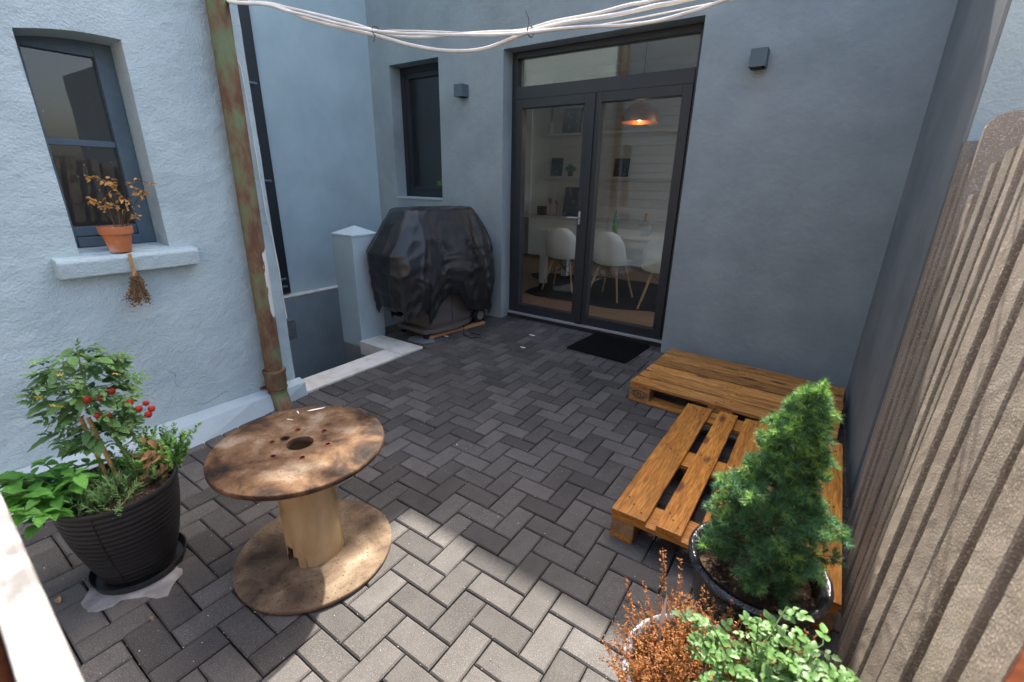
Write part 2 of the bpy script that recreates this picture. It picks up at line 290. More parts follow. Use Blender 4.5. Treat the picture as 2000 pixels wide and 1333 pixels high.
struct(st.build('stairwell_steps', 'stepc'))
k = MB()
k.box(-3.05, -2.825, 1.545, 2.50, -.12, .008); k.box(-3.40, -2.825, 2.503, 2.75, -.12, .010)
struct(k.build('stone_edging', 'kerb', bevel=.006))
pav = struct(thing('paving', 'dark herringbone paving', 'paving')); del pav['label'], pav['category']
P = .1
def paver_mesh(a=.0977, b=.0477):
    c, h, ch = .06, 0.0, .0052
    m = MB(); t = [(-a+ch, -b+ch, h), (a-ch, -b+ch, h), (a-ch, b-ch, h), (-a+ch, b-ch, h)]; s_ = [(-a, -b, h-ch), (a, -b, h-ch), (a, b, h-ch), (-a, b, h-ch)]
    d = [(x, y, h-c) for x, y, _ in s_]
    return m.add(t+s_+d, [(0,1,2,3)]+[(i, (i+1) % 4, 4+(i+1) % 4, 4+i) for i in range(4)]+[(4+i, 4+(i+1) % 4, 8+(i+1) % 4, 8+i) for i in range(4)])
PM = paver_mesh(); pme = PM.mesh('paver', 'paver')
hx, hy = on_plane(769.5, 1013.75, (0, 0, 1), 0)[:2]
spots = []
def room(y):                                    # left and right limits of the paving at this depth
    lo_ = -2.612 if 1.575 < y < 2.752 else -3.385 if y >= 2.752 else -2.82
    return lo_, (XR-.016 if y > 2.46 else .62)
for i in range(-60, 60):
    for j in range(-60, 60):
        s_ = (i+j) % 4
        if s_ == 0: x, y, rot = hx+(i+1)*P, hy+(j+.5)*P, 0; w_, d = .1, .05
        elif s_ == 2: x, y, rot = hx+(i+.5)*P, hy+(j+1)*P, 1; w_, d = .05, .1
        else: continue
        if not -1.2 < y < 4 or not -3.6 < x < .8: continue
        lo_, hi_ = room(y); x0, x1, y0, y1 = max(x-w_, lo_), min(x+w_, hi_), y-d, min(y+d, 3.742)
        if x0 < -2.6 and y > 2.752: y0 = max(y0, 2.753)
        if x1-x0 < .022 or y1-y0 < .022: continue
        cut_ = None if (x1-x0 > 2*w_-.001 and y1-y0 > 2*d-.001) else (x1-x0, y1-y0)
        spots.append(((x0+x1)/2, (y0+y1)/2, rot, cut_))
for k_ in range(-1, 12): spots.append((-2.716, 1.63+.1*k_, 0, None))           # soldier course along the edging
for k_ in range(37):
    if -3.33+.1*k_ < .31: spots.append((-3.33+.1*k_, 3.845, 1, None))     # and along the house
for k_ in range(18): spots.append((-2.765+.1*k_, 4.02, 1, (.0985, .144)))       # in the door recess
def vis(s_):
    v = Vector((s_[0], s_[1], 0))-CAM; z = v.dot(FW)
    if z < .1: return 1e9
    px, py = 1000+F_PX*v.dot(RI)/z, 666-F_PX*v.dot(UP)/z
    return z if -60 < px < 2060 and -60 < py < 1420 else 1e6+z
spots.sort(key=vis); far = MB()
for n_, (x, y, rot, cut_) in enumerate(spots):
    dz = RN.uniform(-.0022, .0018); rz = RN.gauss(0, .008)+(math.pi/2 if rot else 0); tl = (RN.gauss(0, .006), RN.gauss(0, .006))
    if cut_: rz = RN.gauss(0, .003)
    PMc = PM if not cut_ else paver_mesh(cut_[0]/2-.0016, cut_[1]/2-.0016)
    if n_ < 300: link('paver', pme if not cut_ else PMc.mesh('paver', 'paver'), pav, (x, y, dz), (tl[0], tl[1], rz+(math.pi if RN.random() < .5 else 0)))
    else:
        m4 = Matrix.Translation((x, y, dz)) @ Euler((tl[0], tl[1], rz)).to_matrix().to_4x4(); far.add([m4 @ Vector(v) for v in PMc.v], PMc.f)
stuff(far.build('far_pavers', 'paver', pav))
lit = MB(); rr = random.Random(3)                # grit, paint chips and leaf bits lying about
for i in range(1100):
    x, y = rr.uniform(-2.7, .3), rr.uniform(.1, 3.8)
    if i % 3: u_ = round((x-hx)/P)*P+hx if i % 2 else x; y = y if i % 2 else round((y-hy)/P)*P+hy; x = u_+rr.gauss(0, .002)
    r_ = rr.uniform(.0008, .0028); lit.add([(x-r_, y, .001), (x, y-r_*.8, .001), (x+r_, y, .001), (x, y+r_, .001), (x, y, .001+r_)], [(0,1,4),(1,2,4),(2,3,4),(3,0,4),(3,2,1,0)])
o = stuff(lit.build('grit', 'kerb')); tag(o, 'pale grit and crumbs scattered over the dark paving', 'grit')
for px, py, s_, m_ in ((877-5, 672-15, .03, 'chalk'), (1040, 655, .035, 'chalk'), (1022, 679, .03, 'chalk'), (893, 869, .006, 'chalk'), (748, 798, .014, 'dryleaf'), (113, 1172, .02, 'dryleaf'), (297, 1208, .012, 'dryleaf')):
    c = on_plane(px, py, (0, 0, 1), .003); a = rr.uniform(0, 6); q = MB()
    pts = [(c.x+s_*(1+.3*math.sin(3*t_))*math.cos(t_+a)*.9, c.y+s_*.45*math.sin(t_+a), .004+.004*math.sin(2*t_)) for t_ in [i*math.pi/4 for i in range(8)]]
    q.add(pts+[(x, y, .002) for x, y, _ in pts], [tuple(range(8)), tuple(range(15, 7, -1))]+[(i, (i+1) % 8, 8+(i+1) % 8, 8+i) for i in range(8)])
    o = q.build('paint_chip' if m_ == 'chalk' else 'fallen_leaf', m_)
    if m_ == 'chalk': tag(o, {877-5: 'white paint chip near the stone edging corner by the grill', 1040: 'larger white paint chip before the glass door, nearer the wall', 1022: 'white paint chip before the glass door, farther from the wall', 893: 'tiny white fleck in the middle of the paving'}[px], 'paint chip', 'white chips on the paving')
    else: tag(o, {748: 'small orange leaf scrap beyond the spool table', 113: 'brown fallen leaf beside the saucer of the ribbed pot', 297: 'tiny yellow leaf scrap in front of the saucer'}[px], 'leaf', 'fallen leaves')
# ------------------------------------------------------------------ the house with the glass door
DX0, DX1, DZ = -2.815, -1.035, 2.59
WX0, WX1, WZ0, WZ1 = -4.36, -3.63, 1.225, 2.62
house = thing('house', 'smooth blue grey house wall with the double glass door', 'house', (-2.2, YB, 0))
def HB(): return MB()
def hpart(mb, name, m, parent=house, **kw):
    o = mb.build(name, m, None, **kw); o.parent = parent
    root = parent
    off = Vector((0, 0, 0))
    while root is not None: off += root.location; root = root.parent
    o.location = o.location-off; return o
fb = lambda u, d, z: (u, YB+d, z)
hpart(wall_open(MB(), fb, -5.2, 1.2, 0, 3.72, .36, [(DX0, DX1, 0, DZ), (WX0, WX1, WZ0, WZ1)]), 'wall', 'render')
hpart(MB().box(-5.25, 1.25, YB-.02, 9, 3.722, 3.78), 'roof', 'greyrender')
hpart(MB().box(-5.2, -1.74, YB+.35, 8.6, 3.785, 6.4), 'upper_storey', 'render')
def frame_part(parent, name, x0, x1, z0, z1, wd, y0, y1, m='anthra', bottom=None, top=None):
    b = bottom or wd; t_ = top or wd; f = MB()
    f.box(x0, x0+wd, y0, y1, z0, z1); f.box(x1-wd, x1, y0, y1, z0, z1)
    f.box(x0+wd, x1-wd, y0+.001, y1-.001, z0, z0+b); f.box(x0+wd, x1-wd, y0+.001, y1-.001, z1-t_, z1)
    return hpart(f, name, m, parent, bevel=.004)
door = bpy.data.objects.new('patio_door', None); COL.objects.link(door); door.parent = house; door.location = (0, 0, 0)
frame_part(door, 'frame', DX0+.002, DX1-.002, .001, DZ-.002, .055, YB+.15, YB+.23, bottom=.05)
hpart(MB().box(DX0+.058, DX1-.058, YB+.147, YB+.232, 2.185, 2.295), 'transom_bar', 'anthra', door, bevel=.004)
hpart(MB().box(DX0+.01, DX1-.01, YB+.105, YB+.149, .045, .066), 'threshold_strip', 'alu', door, bevel=.003)
hpart(MB().box(DX0+.003, DX1-.003, YB+.12, YB+.149, .002, .044), 'threshold', 'anthra', door)
xm = -1.94
for a, b in ((DX0+.058, xm-.003), (xm+.003, DX1-.058)):
    frame_part(door, 'sash', a, b, .055, 2.183, .078, YB+.135, YB+.215, bottom=.10)
    hpart(MB().box(a+.076, b-.076, YB+.168, YB+.186, .152, 2.108), 'pane', 'glassd', door)
hpart(MB().box(xm-.03, xm+.03, YB+.118, YB+.134, .06, 2.18), 'meeting_strip', 'anthra', door, bevel=.003)
hpart(MB().box(DX0+.056, DX1-.056, YB+.178, YB+.196, 2.293, 2.538), 'top_pane', 'glassd', door)
hd = MB(); hd.box(xm-.062, xm-.044, YB+.118, YB+.135, 1.06, 1.18); hd.tube([(xm-.053, YB+.125, 1.12), (xm-.053, YB+.085, 1.12), (xm-.16, YB+.083, 1.118)], .008, 8)
hpart(hd, 'handle', 'alu', door)
win = bpy.data.objects.new('window', None); COL.objects.link(win); win.parent = house
frame_part(win, 'frame', WX0+.002, WX1-.002, WZ0+.022, WZ1-.002, .062, YB+.15, YB+.23)
frame_part(win, 'sash', WX0+.055, WX1-.055, WZ0+.07, WZ1-.055, .062, YB+.165, YB+.245)
hpart(MB().box(WX0+.112, WX1-.112, YB+.195, YB+.212, WZ0+.128, WZ1-.113), 'pane', 'glassd', win)
hpart(MB().box(WX0+.002, WX1-.002, YB-.012, YB+.16, WZ0+.001, WZ0+.02), 'sill', 'pillar', win)
# room behind the glass
RM = (-5.05, 1.0, YB+.37, 8.05, .03, 3.3)
hpart(MB().box(RM[0], RM[1], YB+.25, RM[3], -.02, .035), 'room_floor', 'oak')
hpart(MB().box(RM[0]-.1, RM[0], RM[2], RM[3], .035, 3.4), 'room_side_wall', 'roomwall')
ws = wall_open(MB(), lambda u, d, z: (RM[1]+d, u, z), RM[2], RM[3], .035, 3.4, .12, [(4.6, 7.9, .3, 3.1)])  # unseen side opening, added to let sky light into the room
hpart(ws, 'room_side_wall', 'roomwall')
hpart(MB().box(RM[0]-.1, RM[1]+.1, RM[3]+.03, RM[3]+.12, .035, 3.4), 'room_end_wall', 'roomwall')
hpart(MB().box(RM[0], RM[1], RM[2], RM[3], 3.3, 3.38), 'room_ceiling', 'roomwall')
bme = MB().box(-2.2, 2.2, -.012, .012, -.069, .069).mesh('wall_board', 'board', bevel=.004)
for i in range(22): link('wall_board', bme, house, (-2.45-house.location.x, RM[3]+.014-YB, .11+.143*i))
hpart(MB().box(-3.50, -3.38, RM[2]+.002, 5.0, .036, 3.298), 'partition', 'curtain')
hpart(MB().box(-5.04, -3.502, 4.86, 5.0, .036, 3.298), 'partition', 'curtain')  # this and the next dark panel are added to darken the narrow window
hpart(MB().box(-5.04, -4.96, RM[2]+.002, 4.858, .036, 3.298), 'partition', 'curtain')
def inpart(mb, name, m, parent, **kw): return mb.build(name, m, parent, **kw)
tb = thing('dining_table', 'long white dining table behind the glass door', 'table', (-2.3, 6.02, .036))
inpart(MB().box(-1.08, 1.5, -.42, .42, .735, .775), 'table_top', 'white', tb, bevel=.006)
inpart(MB().box(-1.0, 1.42, -.36, .36, .63, .733), 'apron', 'white', tb)
for x in (-1.0, 1.42):
    for y in (-.34, .34): inpart(MB().box(x-.045, x+.045, y-.045, y+.045, 0, .63), 'leg', 'white', tb, bevel=.004)
def make_chair(label, loc, rz):
    t = thing('shell_chair', label, 'chair', loc, rz, 'shell chairs at the dining table'); n, m_ = 15, 22; vs = []
    for j in range(m_+1):
        s_ = j/m_
        if s_ < .5: y, z = .22-.40*(s_/.5), .42-.015*math.sin(s_*2*math.pi)
        else:
            q = (s_-.5)/.5; y, z = -.18-.10*q-.02*math.sin(q*3.1), .42+.42*q**1.15
        hw = (.215+.03*math.sin(s_*math.pi))*(1 if s_ < .8 else math.sqrt(max(.12, 1-((s_-.8)/.215)**2)))
        for i in range(n+1):
            u = -1+2*i/n; up = .10*abs(u)**2.6*(1-.45*max(0, s_-.5)*2)
            if s_ < .5: vs.append((hw*u, y, z+up*(.4+.6*min(1, s_*3))))
            else: vs.append((hw*u, y+up*1.1, z+up*.15))
    k = MB().add(vs, [(j*(n+1)+i, j*(n+1)+i+1, (j+1)*(n+1)+i+1, (j+1)*(n+1)+i) for j in range(m_) for i in range(n)])
    o = k.build('shell', 'white', t, smooth=True); so_ = o.modifiers.new('t', 'SOLIDIFY'); so_.thickness = .009; sb = o.modifiers.new('s', 'SUBSURF'); sb.levels = sb.render_levels = 1
    for sx in (-1, 1):
        for sy in (-1, 1): MB().tube([(sx*.12, sy*.11-.02, .40), (sx*.22, sy*.21-.02, 0)], [.015, .010], 10).build('leg', 'beech', t, smooth=True)
        MB().tube([(sx*.135, .10, .36), (-sx*.175, -.17, .20)], .004, 6).build('strut', 'iron', t)
        MB().tube([(sx*.135, -.14, .36), (sx*.175, .13, .20)], .004, 6).build('strut', 'iron', t)
    return t
c0 = make_chair('leftmost white shell chair, seen behind the left pane', (-2.88, 5.52, .05), .12)
for lb, lc, rz in (('white shell chair in the middle, seen behind the right pane', (-2.16, 5.46, .05), -.10), ('white shell chair farthest right, cut by the door frame', (-1.50, 5.36, .05), .22)):
    c = copy_tree(c0); c.location = lc; c.rotation_euler = (0, 0, rz); c['label'] = lb
rg = MB(); n = 40; ring = []
for i in range(n):
    a = 2*math.pi*i/n; r_ = 1+.13*math.sin(3*a+.6)+.09*math.sin(5*a)+.05*math.sin(9*a+2); ring.append((-2.2+1.45*r_*math.cos(a), 5.85+.86*r_*math.sin(a)))
rg.prism(ring, lambda u, v, t_: (u, v, t_), .037, .046)
tag(rg.build('hide_rug', 'rug'), 'black hide rug with wavy edge under the dining chairs', 'rug')
sbd = thing('sideboard', 'pale low sideboard along the board wall of the room', 'sideboard', (-3.6, 7.8, .036))
inpart(MB().box(-1.25, 1.9, -.2, .21, .76, .80), 'top', 'board', sbd); inpart(MB().box(-1.2, 1.85, -.17, .205, .06, .758), 'body', 'white', sbd)
for z, lb in ((1.54, 'lower white wall shelf in the room'), (2.26, 'upper white wall shelf in the room')):
    tag(MB().box(-4.75, -1.6, 7.80, 8.035, z-.03, z).build('wall_shelf', 'board'), lb, 'shelf', 'wall shelves in the room')
def pict(lb, x, z, w_, h, y=7.93):
    t = thing('picture_frame', lb, 'picture', (x, y, z), 0, 'dark pictures standing in the room'); t.rotation_euler = (R(-8), 0, 0)
    MB().box(-w_/2, w_/2, -.012, .012, 0, h).build('frame', 'iron', t); MB().box(-w_/2+.02, w_/2-.02, -.016, -.0125, .02, h-.02).build('print', 'frame', t)
pict('large dark picture on the upper shelf, in the left pane', -4.15, 2.262, .36, .42); pict('small dark picture on the lower shelf, in the left pane', -4.42, 1.542, .24, .32)
pict('dark picture leaning on the sideboard', -4.0, .838, .46, .52); pict('small dark picture on the lower shelf, in the right pane', -3.15, 1.542, .26, .3)
tag(MB().box(-4.72, -4.58, 7.78, 7.92, .838, 1.0).build('black_box', 'iron', bevel=.01), 'small black box standing on the sideboard', 'box')
def ball_plant(name, lb, cat, c, m_, n=60, s=.12, leaf=.03):
    t = thing(name, lb, cat, c); MB().lathe([(.001, 0), (.045, 0), (.06, .1), (.05, .1), (.001, .09)], 14).build('pot', 'iron', t); q = MB(); rr_ = random.Random(5)
    for i in range(n):
        d = Vector((rr_.gauss(0, 1), rr_.gauss(0, 1), abs(rr_.gauss(0, 1)))).normalized(); b = Vector((0, 0, .1)); e = b+d*s*rr_.uniform(.6, 1.1); sd_ = d.orthogonal().normalized()*leaf*.4; m2 = b.lerp(e, .75)
        q.add([b+d*.02, m2+sd_, e, m2-sd_], [(0, 1, 2, 3)])
    q.build('foliage', m_, t)
ball_plant('pot_plant', 'little dark pot plant on the lower shelf in the room', 'plant', (-4.1, 7.9, 1.542), 'tomleaf')
ball_plant('pot_plant', 'green pot plant behind the narrow window', 'plant', (-4.02, 4.5, 1.26), 'mint', 40, .17, .07)
tag(MB().box(-4.3, -3.7, 4.37, 4.62, 1.235, 1.259).build('window_board', 'white'), 'white inner window board behind the narrow window', 'shelf')
vs_ = thing('dry_branches', 'dry branches standing on the upper shelf in the room', 'branches', (-4.55, 7.92, 2.262))
MB().lathe([(.001, 0), (.04, 0), (.045, .12), (.02, .2), (.015, .2), (.001, .02)], 14).build('vase', 'board', vs_)
q = MB()
for i in range(9): q.tube([(0, 0, .18), (.03*math.sin(i), 0, .4), (.13*math.sin(i*2.4), .02*math.cos(i), .62)], [.004, .003, .002], 5)
q.build('branch', 'twig', vs_)
for x, lb in ((-4.47, 'thin dried flower on the sideboard, nearer the black box'), (-4.33, 'thin dried flower on the sideboard, nearer the picture')):
    t = thing('dried_flower', lb, 'flower', (x, 7.85, .838), 0, 'dried flowers on the sideboard'); MB().tube([(0, 0, 0), (.01, 0, .22)], .005, 6).build('stem', 'twig', t); MB().lathe([(.001, .2), (.035, .24), (.03, .29), (.001, .31)], 10).build('flower_head', 'twig', t)
BP = [(.001, 0), (.036, 0), (.036, .16), (.014, .23), (.013, .29), (.001, .29)]
for x, m_, lb, s_ in ((-2.32, 'bottle', 'green glass bottle on the dining table', 1), (-2.47, 'clear', 'slim clear bottle beside the green bottle', .7), (-2.42, 'clear', 'short clear carafe behind the green bottle', .62)):
    t = thing('bottle', lb, 'bottle', (x, 5.82 if m_ == 'bottle' else 5.92, .812), 0, 'bottles on the dining table'); o = MB().lathe([(a*s_, b*s_) for a, b in BP], 18).build('glass', m_, t, smooth=True)
    if m_ == 'bottle': MB().lathe([(.0368, .05), (.0368, .13)], 18).build('paper_label', 'mint', t)
t = thing('decanter', 'round clear decanter with brass neck on the dining table', 'decanter', (-1.93, 5.85, .812))
MB().lathe([(.001, 0), (.07, .005), (.10, .07), (.085, .14), (.03, .19), (.001, .19)], 24).build('glass', 'clear', t, smooth=True); MB().lathe([(.02, .18), (.016, .26), (.022, .27)], 14).build('neck', 'copper', t)
pl = thing('pendant_lamp', 'lit copper pendant lamp over the dining table', 'lamp', (-1.98, 5.4, 2.08))
MB().lathe([(.03, .20), (.10, .185), (.17, .13), (.20, .05), (.205, 0), (.20, 0), (.165, .125), (.09, .18), (.03, .195)], 36).build('lamp_shade', 'copper', pl, smooth=True)
MB().tube([(0, 0, .2), (0, 0, 1.2)], .004, 6).build('cord', 'iron', pl); MB().lathe([(.001, .01), (.03, .03), (.035, .06), (.015, .11), (.001, .11)], 14).build('bulb', 'bulb', pl)
ld = bpy.data.lights.new('pendant_light', 'POINT'); ld.energy = 1.0; ld.color = (1, .6, .3); ld.shadow_soft_size = .04; lo = bpy.data.objects.new('pendant_light', ld); COL.objects.link(lo); lo.parent = pl; lo.location = (0, 0, -.02)
# wall lamps
for x, z, lb in ((-3.288, 2.222, 'square blue grey wall lamp between the narrow window and the door'), (-.625, 2.205, 'square blue grey wall lamp right of the glass door')):
    t = thing('wall_lamp', lb, 'wall lamp', (x, YB, z), 0, 'square lamps on the house wall')
    b = MB(); a = .052
    b.add([(sx*a, y, zz) for zz in (0, .11) for sx, y in ((-1, -.105), (1, -.105), (1, -.002), (-1, -.002))]+[(sx*(a-.006), y, zz) for zz in (0, .11) for sx, y in ((-1, -.099), (1, -.099), (1, -.008), (-1, -.008))],
          [(i, (i+1) % 4, 4+(i+1) % 4, 4+i) for i in range(4)]+[(8+i, 12+i, 12+(i+1) % 4, 8+(i+1) % 4) for i in range(4)]+[(k0+i, k0+8+i, k0+8+(i+1) % 4, k0+(i+1) % 4) for k0 in (0, 4) for i in range(4)])
    b.build('housing', 'lampbox', t); MB().box(-.046, .046, -.099, -.008, .035, .075).build('lens', 'iron', t)
    MB().box(-.03, .03, -.0995, -.008, -.004, .03).build('socket', 'iron', t)
# door mat
mt = thing('door_mat', 'black rubber door mat in front of the glass door', 'mat', (-1.46, 3.77, .004), R(-4))
MB().box(-.29, .29, -.27, .27, 0, .012).build('mat', 'rubber', mt, bevel=.004)
rb = MB()
for i in range(27): rb.box(-.275, .275, -.262+.02*i, -.252+.02*i, .0125, .017)
rb.build('ribs', 'rubber', mt)
# ------------------------------------------------------------------ recessed side house over the stairwell
sh = thing('side_house', 'recessed blue grey house wall above the stairwell', 'house', (XS, 2.6, 0))
hs = lambda mb, name, m, par=sh, **kw: hpart(mb, name, m, par, **kw)
fs_ = lambda u, d, z: (XS-d, u, z)
hs(wall_open(MB(), fs_, -.8, YB+.3, .22, 7.0, .35, [(1.55, 2.62, .26, 3.2)]), 'wall', 'pillar')
hs(MB().box(XS-.3, XS+.10, -.8, YB-.002, -1.7, .232), 'base_wall', 'render', bevel=.01)
hs(MB().box(XS-.02, XS+.104, -.8, YB-.004, .233, .245), 'ledge', 'kerb', bevel=.004)
dw = bpy.data.objects.new('shuttered_door', None); COL.objects.link(dw); dw.parent = sh
f = MB(); f.box(XS-.12, XS+.03, 2.52, 2.622, .262, 3.2); f.box(XS-.12, XS+.03, 1.55, 1.65, .262, 3.2); hpart(f, 'frame', 'anthra', dw, bevel=.006)
hpart(MB().box(XS-.16, XS-.05, 1.651, 2.519, .262, 3.2), 'leaf', 'dark', dw)
hpart(MB().box(XS-.045, XS+.012, 2.44, 2.51, .3, 3.1), 'shutter_stile', 'anthra', dw, bevel=.006)
for z in (.34, .42, 1.40, 2.25): hpart(MB().tube([(XS+.03, 2.34, z), (XS+.03, 2.585, z)], .014, 8), 'hinge_bar', 'bluefr', dw)
vg = bpy.data.objects.new('vent_grille', None); COL.objects.link(vg); vg.parent = sh
hpart(MB().box(XS+.1005, XS+.103, 2.45, 2.575, -.22, -.01), 'backing', 'dark', vg)
gr = MB()
for i in range(11): gr.box(XS+.103, XS+.109, 2.45+.0125*i-.0014, 2.45+.0125*i+.0014, -.22, -.01)
for i in range(18): gr.box(XS+.1035, XS+.1085, 2.45, 2.575, -.22+.0123*i-.0014, -.22+.0123*i+.0014)
hpart(gr, 'mesh', 'grey', vg)
# pillar at the stairwell corner
pc = thing('pillar', 'square blue grey pillar with pyramid cap beside the covered grill', 'pillar', (-3.545, 2.672, 0))
a = .143; MB().box(-a, a, -a+.003, a, -1.58, .955).build('shaft', 'pillar', pc, bevel=.006)
c = MB(); c.add([(-a-.004, -a-.002, .956), (a+.004, -a-.002, .956), (a+.004, a+.004, .956), (-a-.004, a+.004, .956), (-a-.004, -a-.002, .972), (a+.004, -a-.002, .972), (a+.004, a+.004, .972), (-a-.004, a+.004, .972), (0, 0, 1.04)],
    [(0,3,2,1),(0,1,5,4),(1,2,6,5),(2,3,7,6),(3,0,4,7),(4,5,8),(5,6,8),(6,7,8),(7,4,8)]); c.build('cap', 'stucco', pc)
# ------------------------------------------------------------------ outbuilding on the left
ob = thing('outbuilding', 'rough pale blue stucco outbuilding with small old window', 'building', (XL, .4, 0))
LY0, LY1, LZ0, LZ1 = .625, .987, 1.085, 1.987
fl = lambda u, d, z: (XL-d, u, z)
def stucco_wall():
    """front skin with an arched opening and softly uneven surface"""
    mb = MB(); ny, nz = 96, 110; us = [-3.0+4.555*i/ny for i in range(ny+1)]; zs = [0+4.2*j/nz for j in range(nz+1)]
    us = sorted(set(us+[LY0, LY1])); zs = sorted(set(zs+[LZ0, LZ1])); us = [u for u in us if u in (LY0, LY1) or min(abs(u-LY0), abs(u-LY1)) > .012]; zs = [z for z in zs if z in (LZ0, LZ1) or min(abs(z-LZ0), abs(z-LZ1)) > .012]
    def top(u): t_ = (u-LY0)/(LY1-LY0); return LZ1+.014*math.sin(math.pi*min(1, max(0, t_)))+.038*t_
    vs = []
    for u in us:
        for z in zs:
            zz = z
            if LY0 <= u <= LY1 and abs(z-LZ1) < 1e-6: zz = top(u)
            elif LY0 <= u <= LY1 and LZ1 < z < LZ1+.3: zz = top(u)+(z-LZ1)*(LZ1+.3-top(u))/.3
            d = .006*mnoise.noise((u*5, zz*5, 3))+.003*mnoise.noise((u*17, zz*17, 9)); vs.append((XL+d, u, zz))
    m_ = len(zs); fcs = []
    for i in range(len(us)-1):
        for j in range(m_-1):
            if us[i] >= LY0-1e-6 and us[i+1] <= LY1+1e-6 and zs[j] >= LZ0-1e-6 and zs[j+1] <= LZ1+1e-6: continue
            fcs.append((i*m_+j, (i+1)*m_+j, (i+1)*m_+j+1, i*m_+j+1))
    mb.add(vs, fcs)
    # reveals
    D = .17; io = [u for u in us if LY0 <= u <= LY1]; q = lambda *p_: mb.add(p_, [(0, 1, 2, 3)])
    for a_, b_ in zip(io, io[1:]): q((XL, a_, top(a_)), (XL, b_, top(b_)), (XL-D, b_, top(b_)-.01), (XL-D, a_, top(a_)-.01))
    q((XL, LY1, LZ0), (XL, LY1, top(LY1)), (XL-D, LY1, top(LY1)), (XL-D, LY1, LZ0)); q((XL, LY0, LZ0), (XL, LY0, top(LY0)), (XL-D, LY0, top(LY0)), (XL-D, LY0, LZ0)); q((XL, LY0, LZ0), (XL, LY1, LZ0), (XL-D, LY1, LZ0+.012), (XL-D, LY0, LZ0+.012))
    e = 1.555
    q((XL, e, 0), (XL-1.6, e, 0), (XL-1.6, e, 4.2), (XL, e, 4.2))
    return mb
hpart(stucco_wall(), 'wall', 'stucco', ob)
for tr in ([(186, 670), (205, 681), (214, 700), (227, 717), (238, 728), (249, 744), (261, 761)], [(327, 723), (343, 732), (341, 744), (345, 754), (356, 757), (367, 759)], [(375, 790), (400, 789), (420, 778), (440, 765), (456, 763)]):
    hpart(MB().tube([on_plane(x, y, (1, 0, 0), XL+.0015) for x, y in tr], [.0003]+[.0007]*(len(tr)-2)+[.0003], 5), 'crack', 'taupe', ob)
hpart(MB().box(-6.2, XL+.05, -3.05, 1.6, 4.201, 4.3), 'roof', 'greyrender', ob)
sk = MB()
secs = [(-1.2, .17, -2.60, -2.70, .15), (.3, .15, -2.625, -2.72, .125), (.75, .12, -2.67, -2.765, .105), (1.2, .105, -2.735, -2.785, .098), (1.585, .1, -2.79, -2.80, .096)]
vs = []
for y, h, xb, xt, zt in secs: vs += [(xb, y, -.05), (xt, y, zt), (XL+.004, y, zt+.022), (XL-.05, y, -.05)]
sk.add(vs, [(i*4+k, i*4+(k+1) % 4, (i+1)*4+(k+1) % 4, (i+1)*4+k) for i in range(4) for k in range(4)]+[(0, 1, 2, 3), (16, 19, 18, 17)])
hpart(sk, 'plinth', 'plinth', ob, bevel=.008)
sl = MB(); sv = []
for i in range(13):
    y = .525+.575*i/12; n1 = .004*mnoise.noise((y*14, 0, 0)); n2 = .004*mnoise.noise((y*11, 5, 0)); sv += [(XL-.02, y, .985), (-2.812+n2, y, .983+n1), (-2.806+n1, y, 1.055+n2), (-2.818, y, 1.071+n1), (XL-.02, y, 1.078)]
sl.add(sv, [(i*5+k, i*5+(k+1) % 5, (i+1)*5+(k+1) % 5, (i+1)*5+k) for i in range(12) for k in range(5)]+[tuple(range(5)), tuple(range(64, 59, -1))])
hpart(sl, 'sill', 'stucco', ob, bevel=.006)
wn = bpy.data.objects.new('window', None); COL.objects.link(wn); wn.parent = ob
XW = XL-.148
def yz(parent, name, m, y0, y1, z0, z1, xa, xb, bevel=.003): return hpart(MB().box(xa, xb, y0, y1, z0, z1), name, m, parent, bevel=bevel)
yz(wn, 'frame_post', 'bluefr', LY0+.0015, .664, LZ0+.013, 2.02, XW-.05, XW+.006); yz(wn, 'frame_post', 'bluefr', .915, LY1-.0015, LZ0+.013, 2.02, XW-.05, XW+.006)
yz(wn, 'frame_head', 'bluefr', .664, .915, 1.955, 2.035, XW-.05, XW+.003); yz(wn, 'frame_sill', 'bluefr', .664, .915, LZ0+.013, LZ0+.060, XW-.05, XW+.016); yz(wn, 'bottom_rail', 'bluefr', .664, .915, LZ0+.063, 1.194, XW-.05, XW-.004)
zm = 1.577
yz(wn, 'glazing_bar', 'bluefr', .664, .915, zm-.014, zm+.014, XW-.03, XW-.006)
yz(wn, 'pane', 'glasso', .662, .917, 1.192, zm-.012, XW-.024, XW-.019, 0); yz(wn, 'pane', 'glasso', .662, .917, zm+.012, 1.957, XW-.024, XW-.019, 0)
rl = MB(); x0, x1, y0, y1, z0, z1 = XL-1.55, XL-.21, -.4, 1.5, .3, 2.6
rl.add([(x0,y0,z0),(x1,y0,z0),(x1,y1,z0),(x0,y1,z0),(x0,y0,z1),(x1,y0,z1),(x1,y1,z1),(x0,y1,z1)], [(0,1,2,3),(4,5,6,7),(0,1,5,4),(2,3,7,6),(3,0,4,7)])
hpart(rl, 'room_lining', 'taupe', wn)
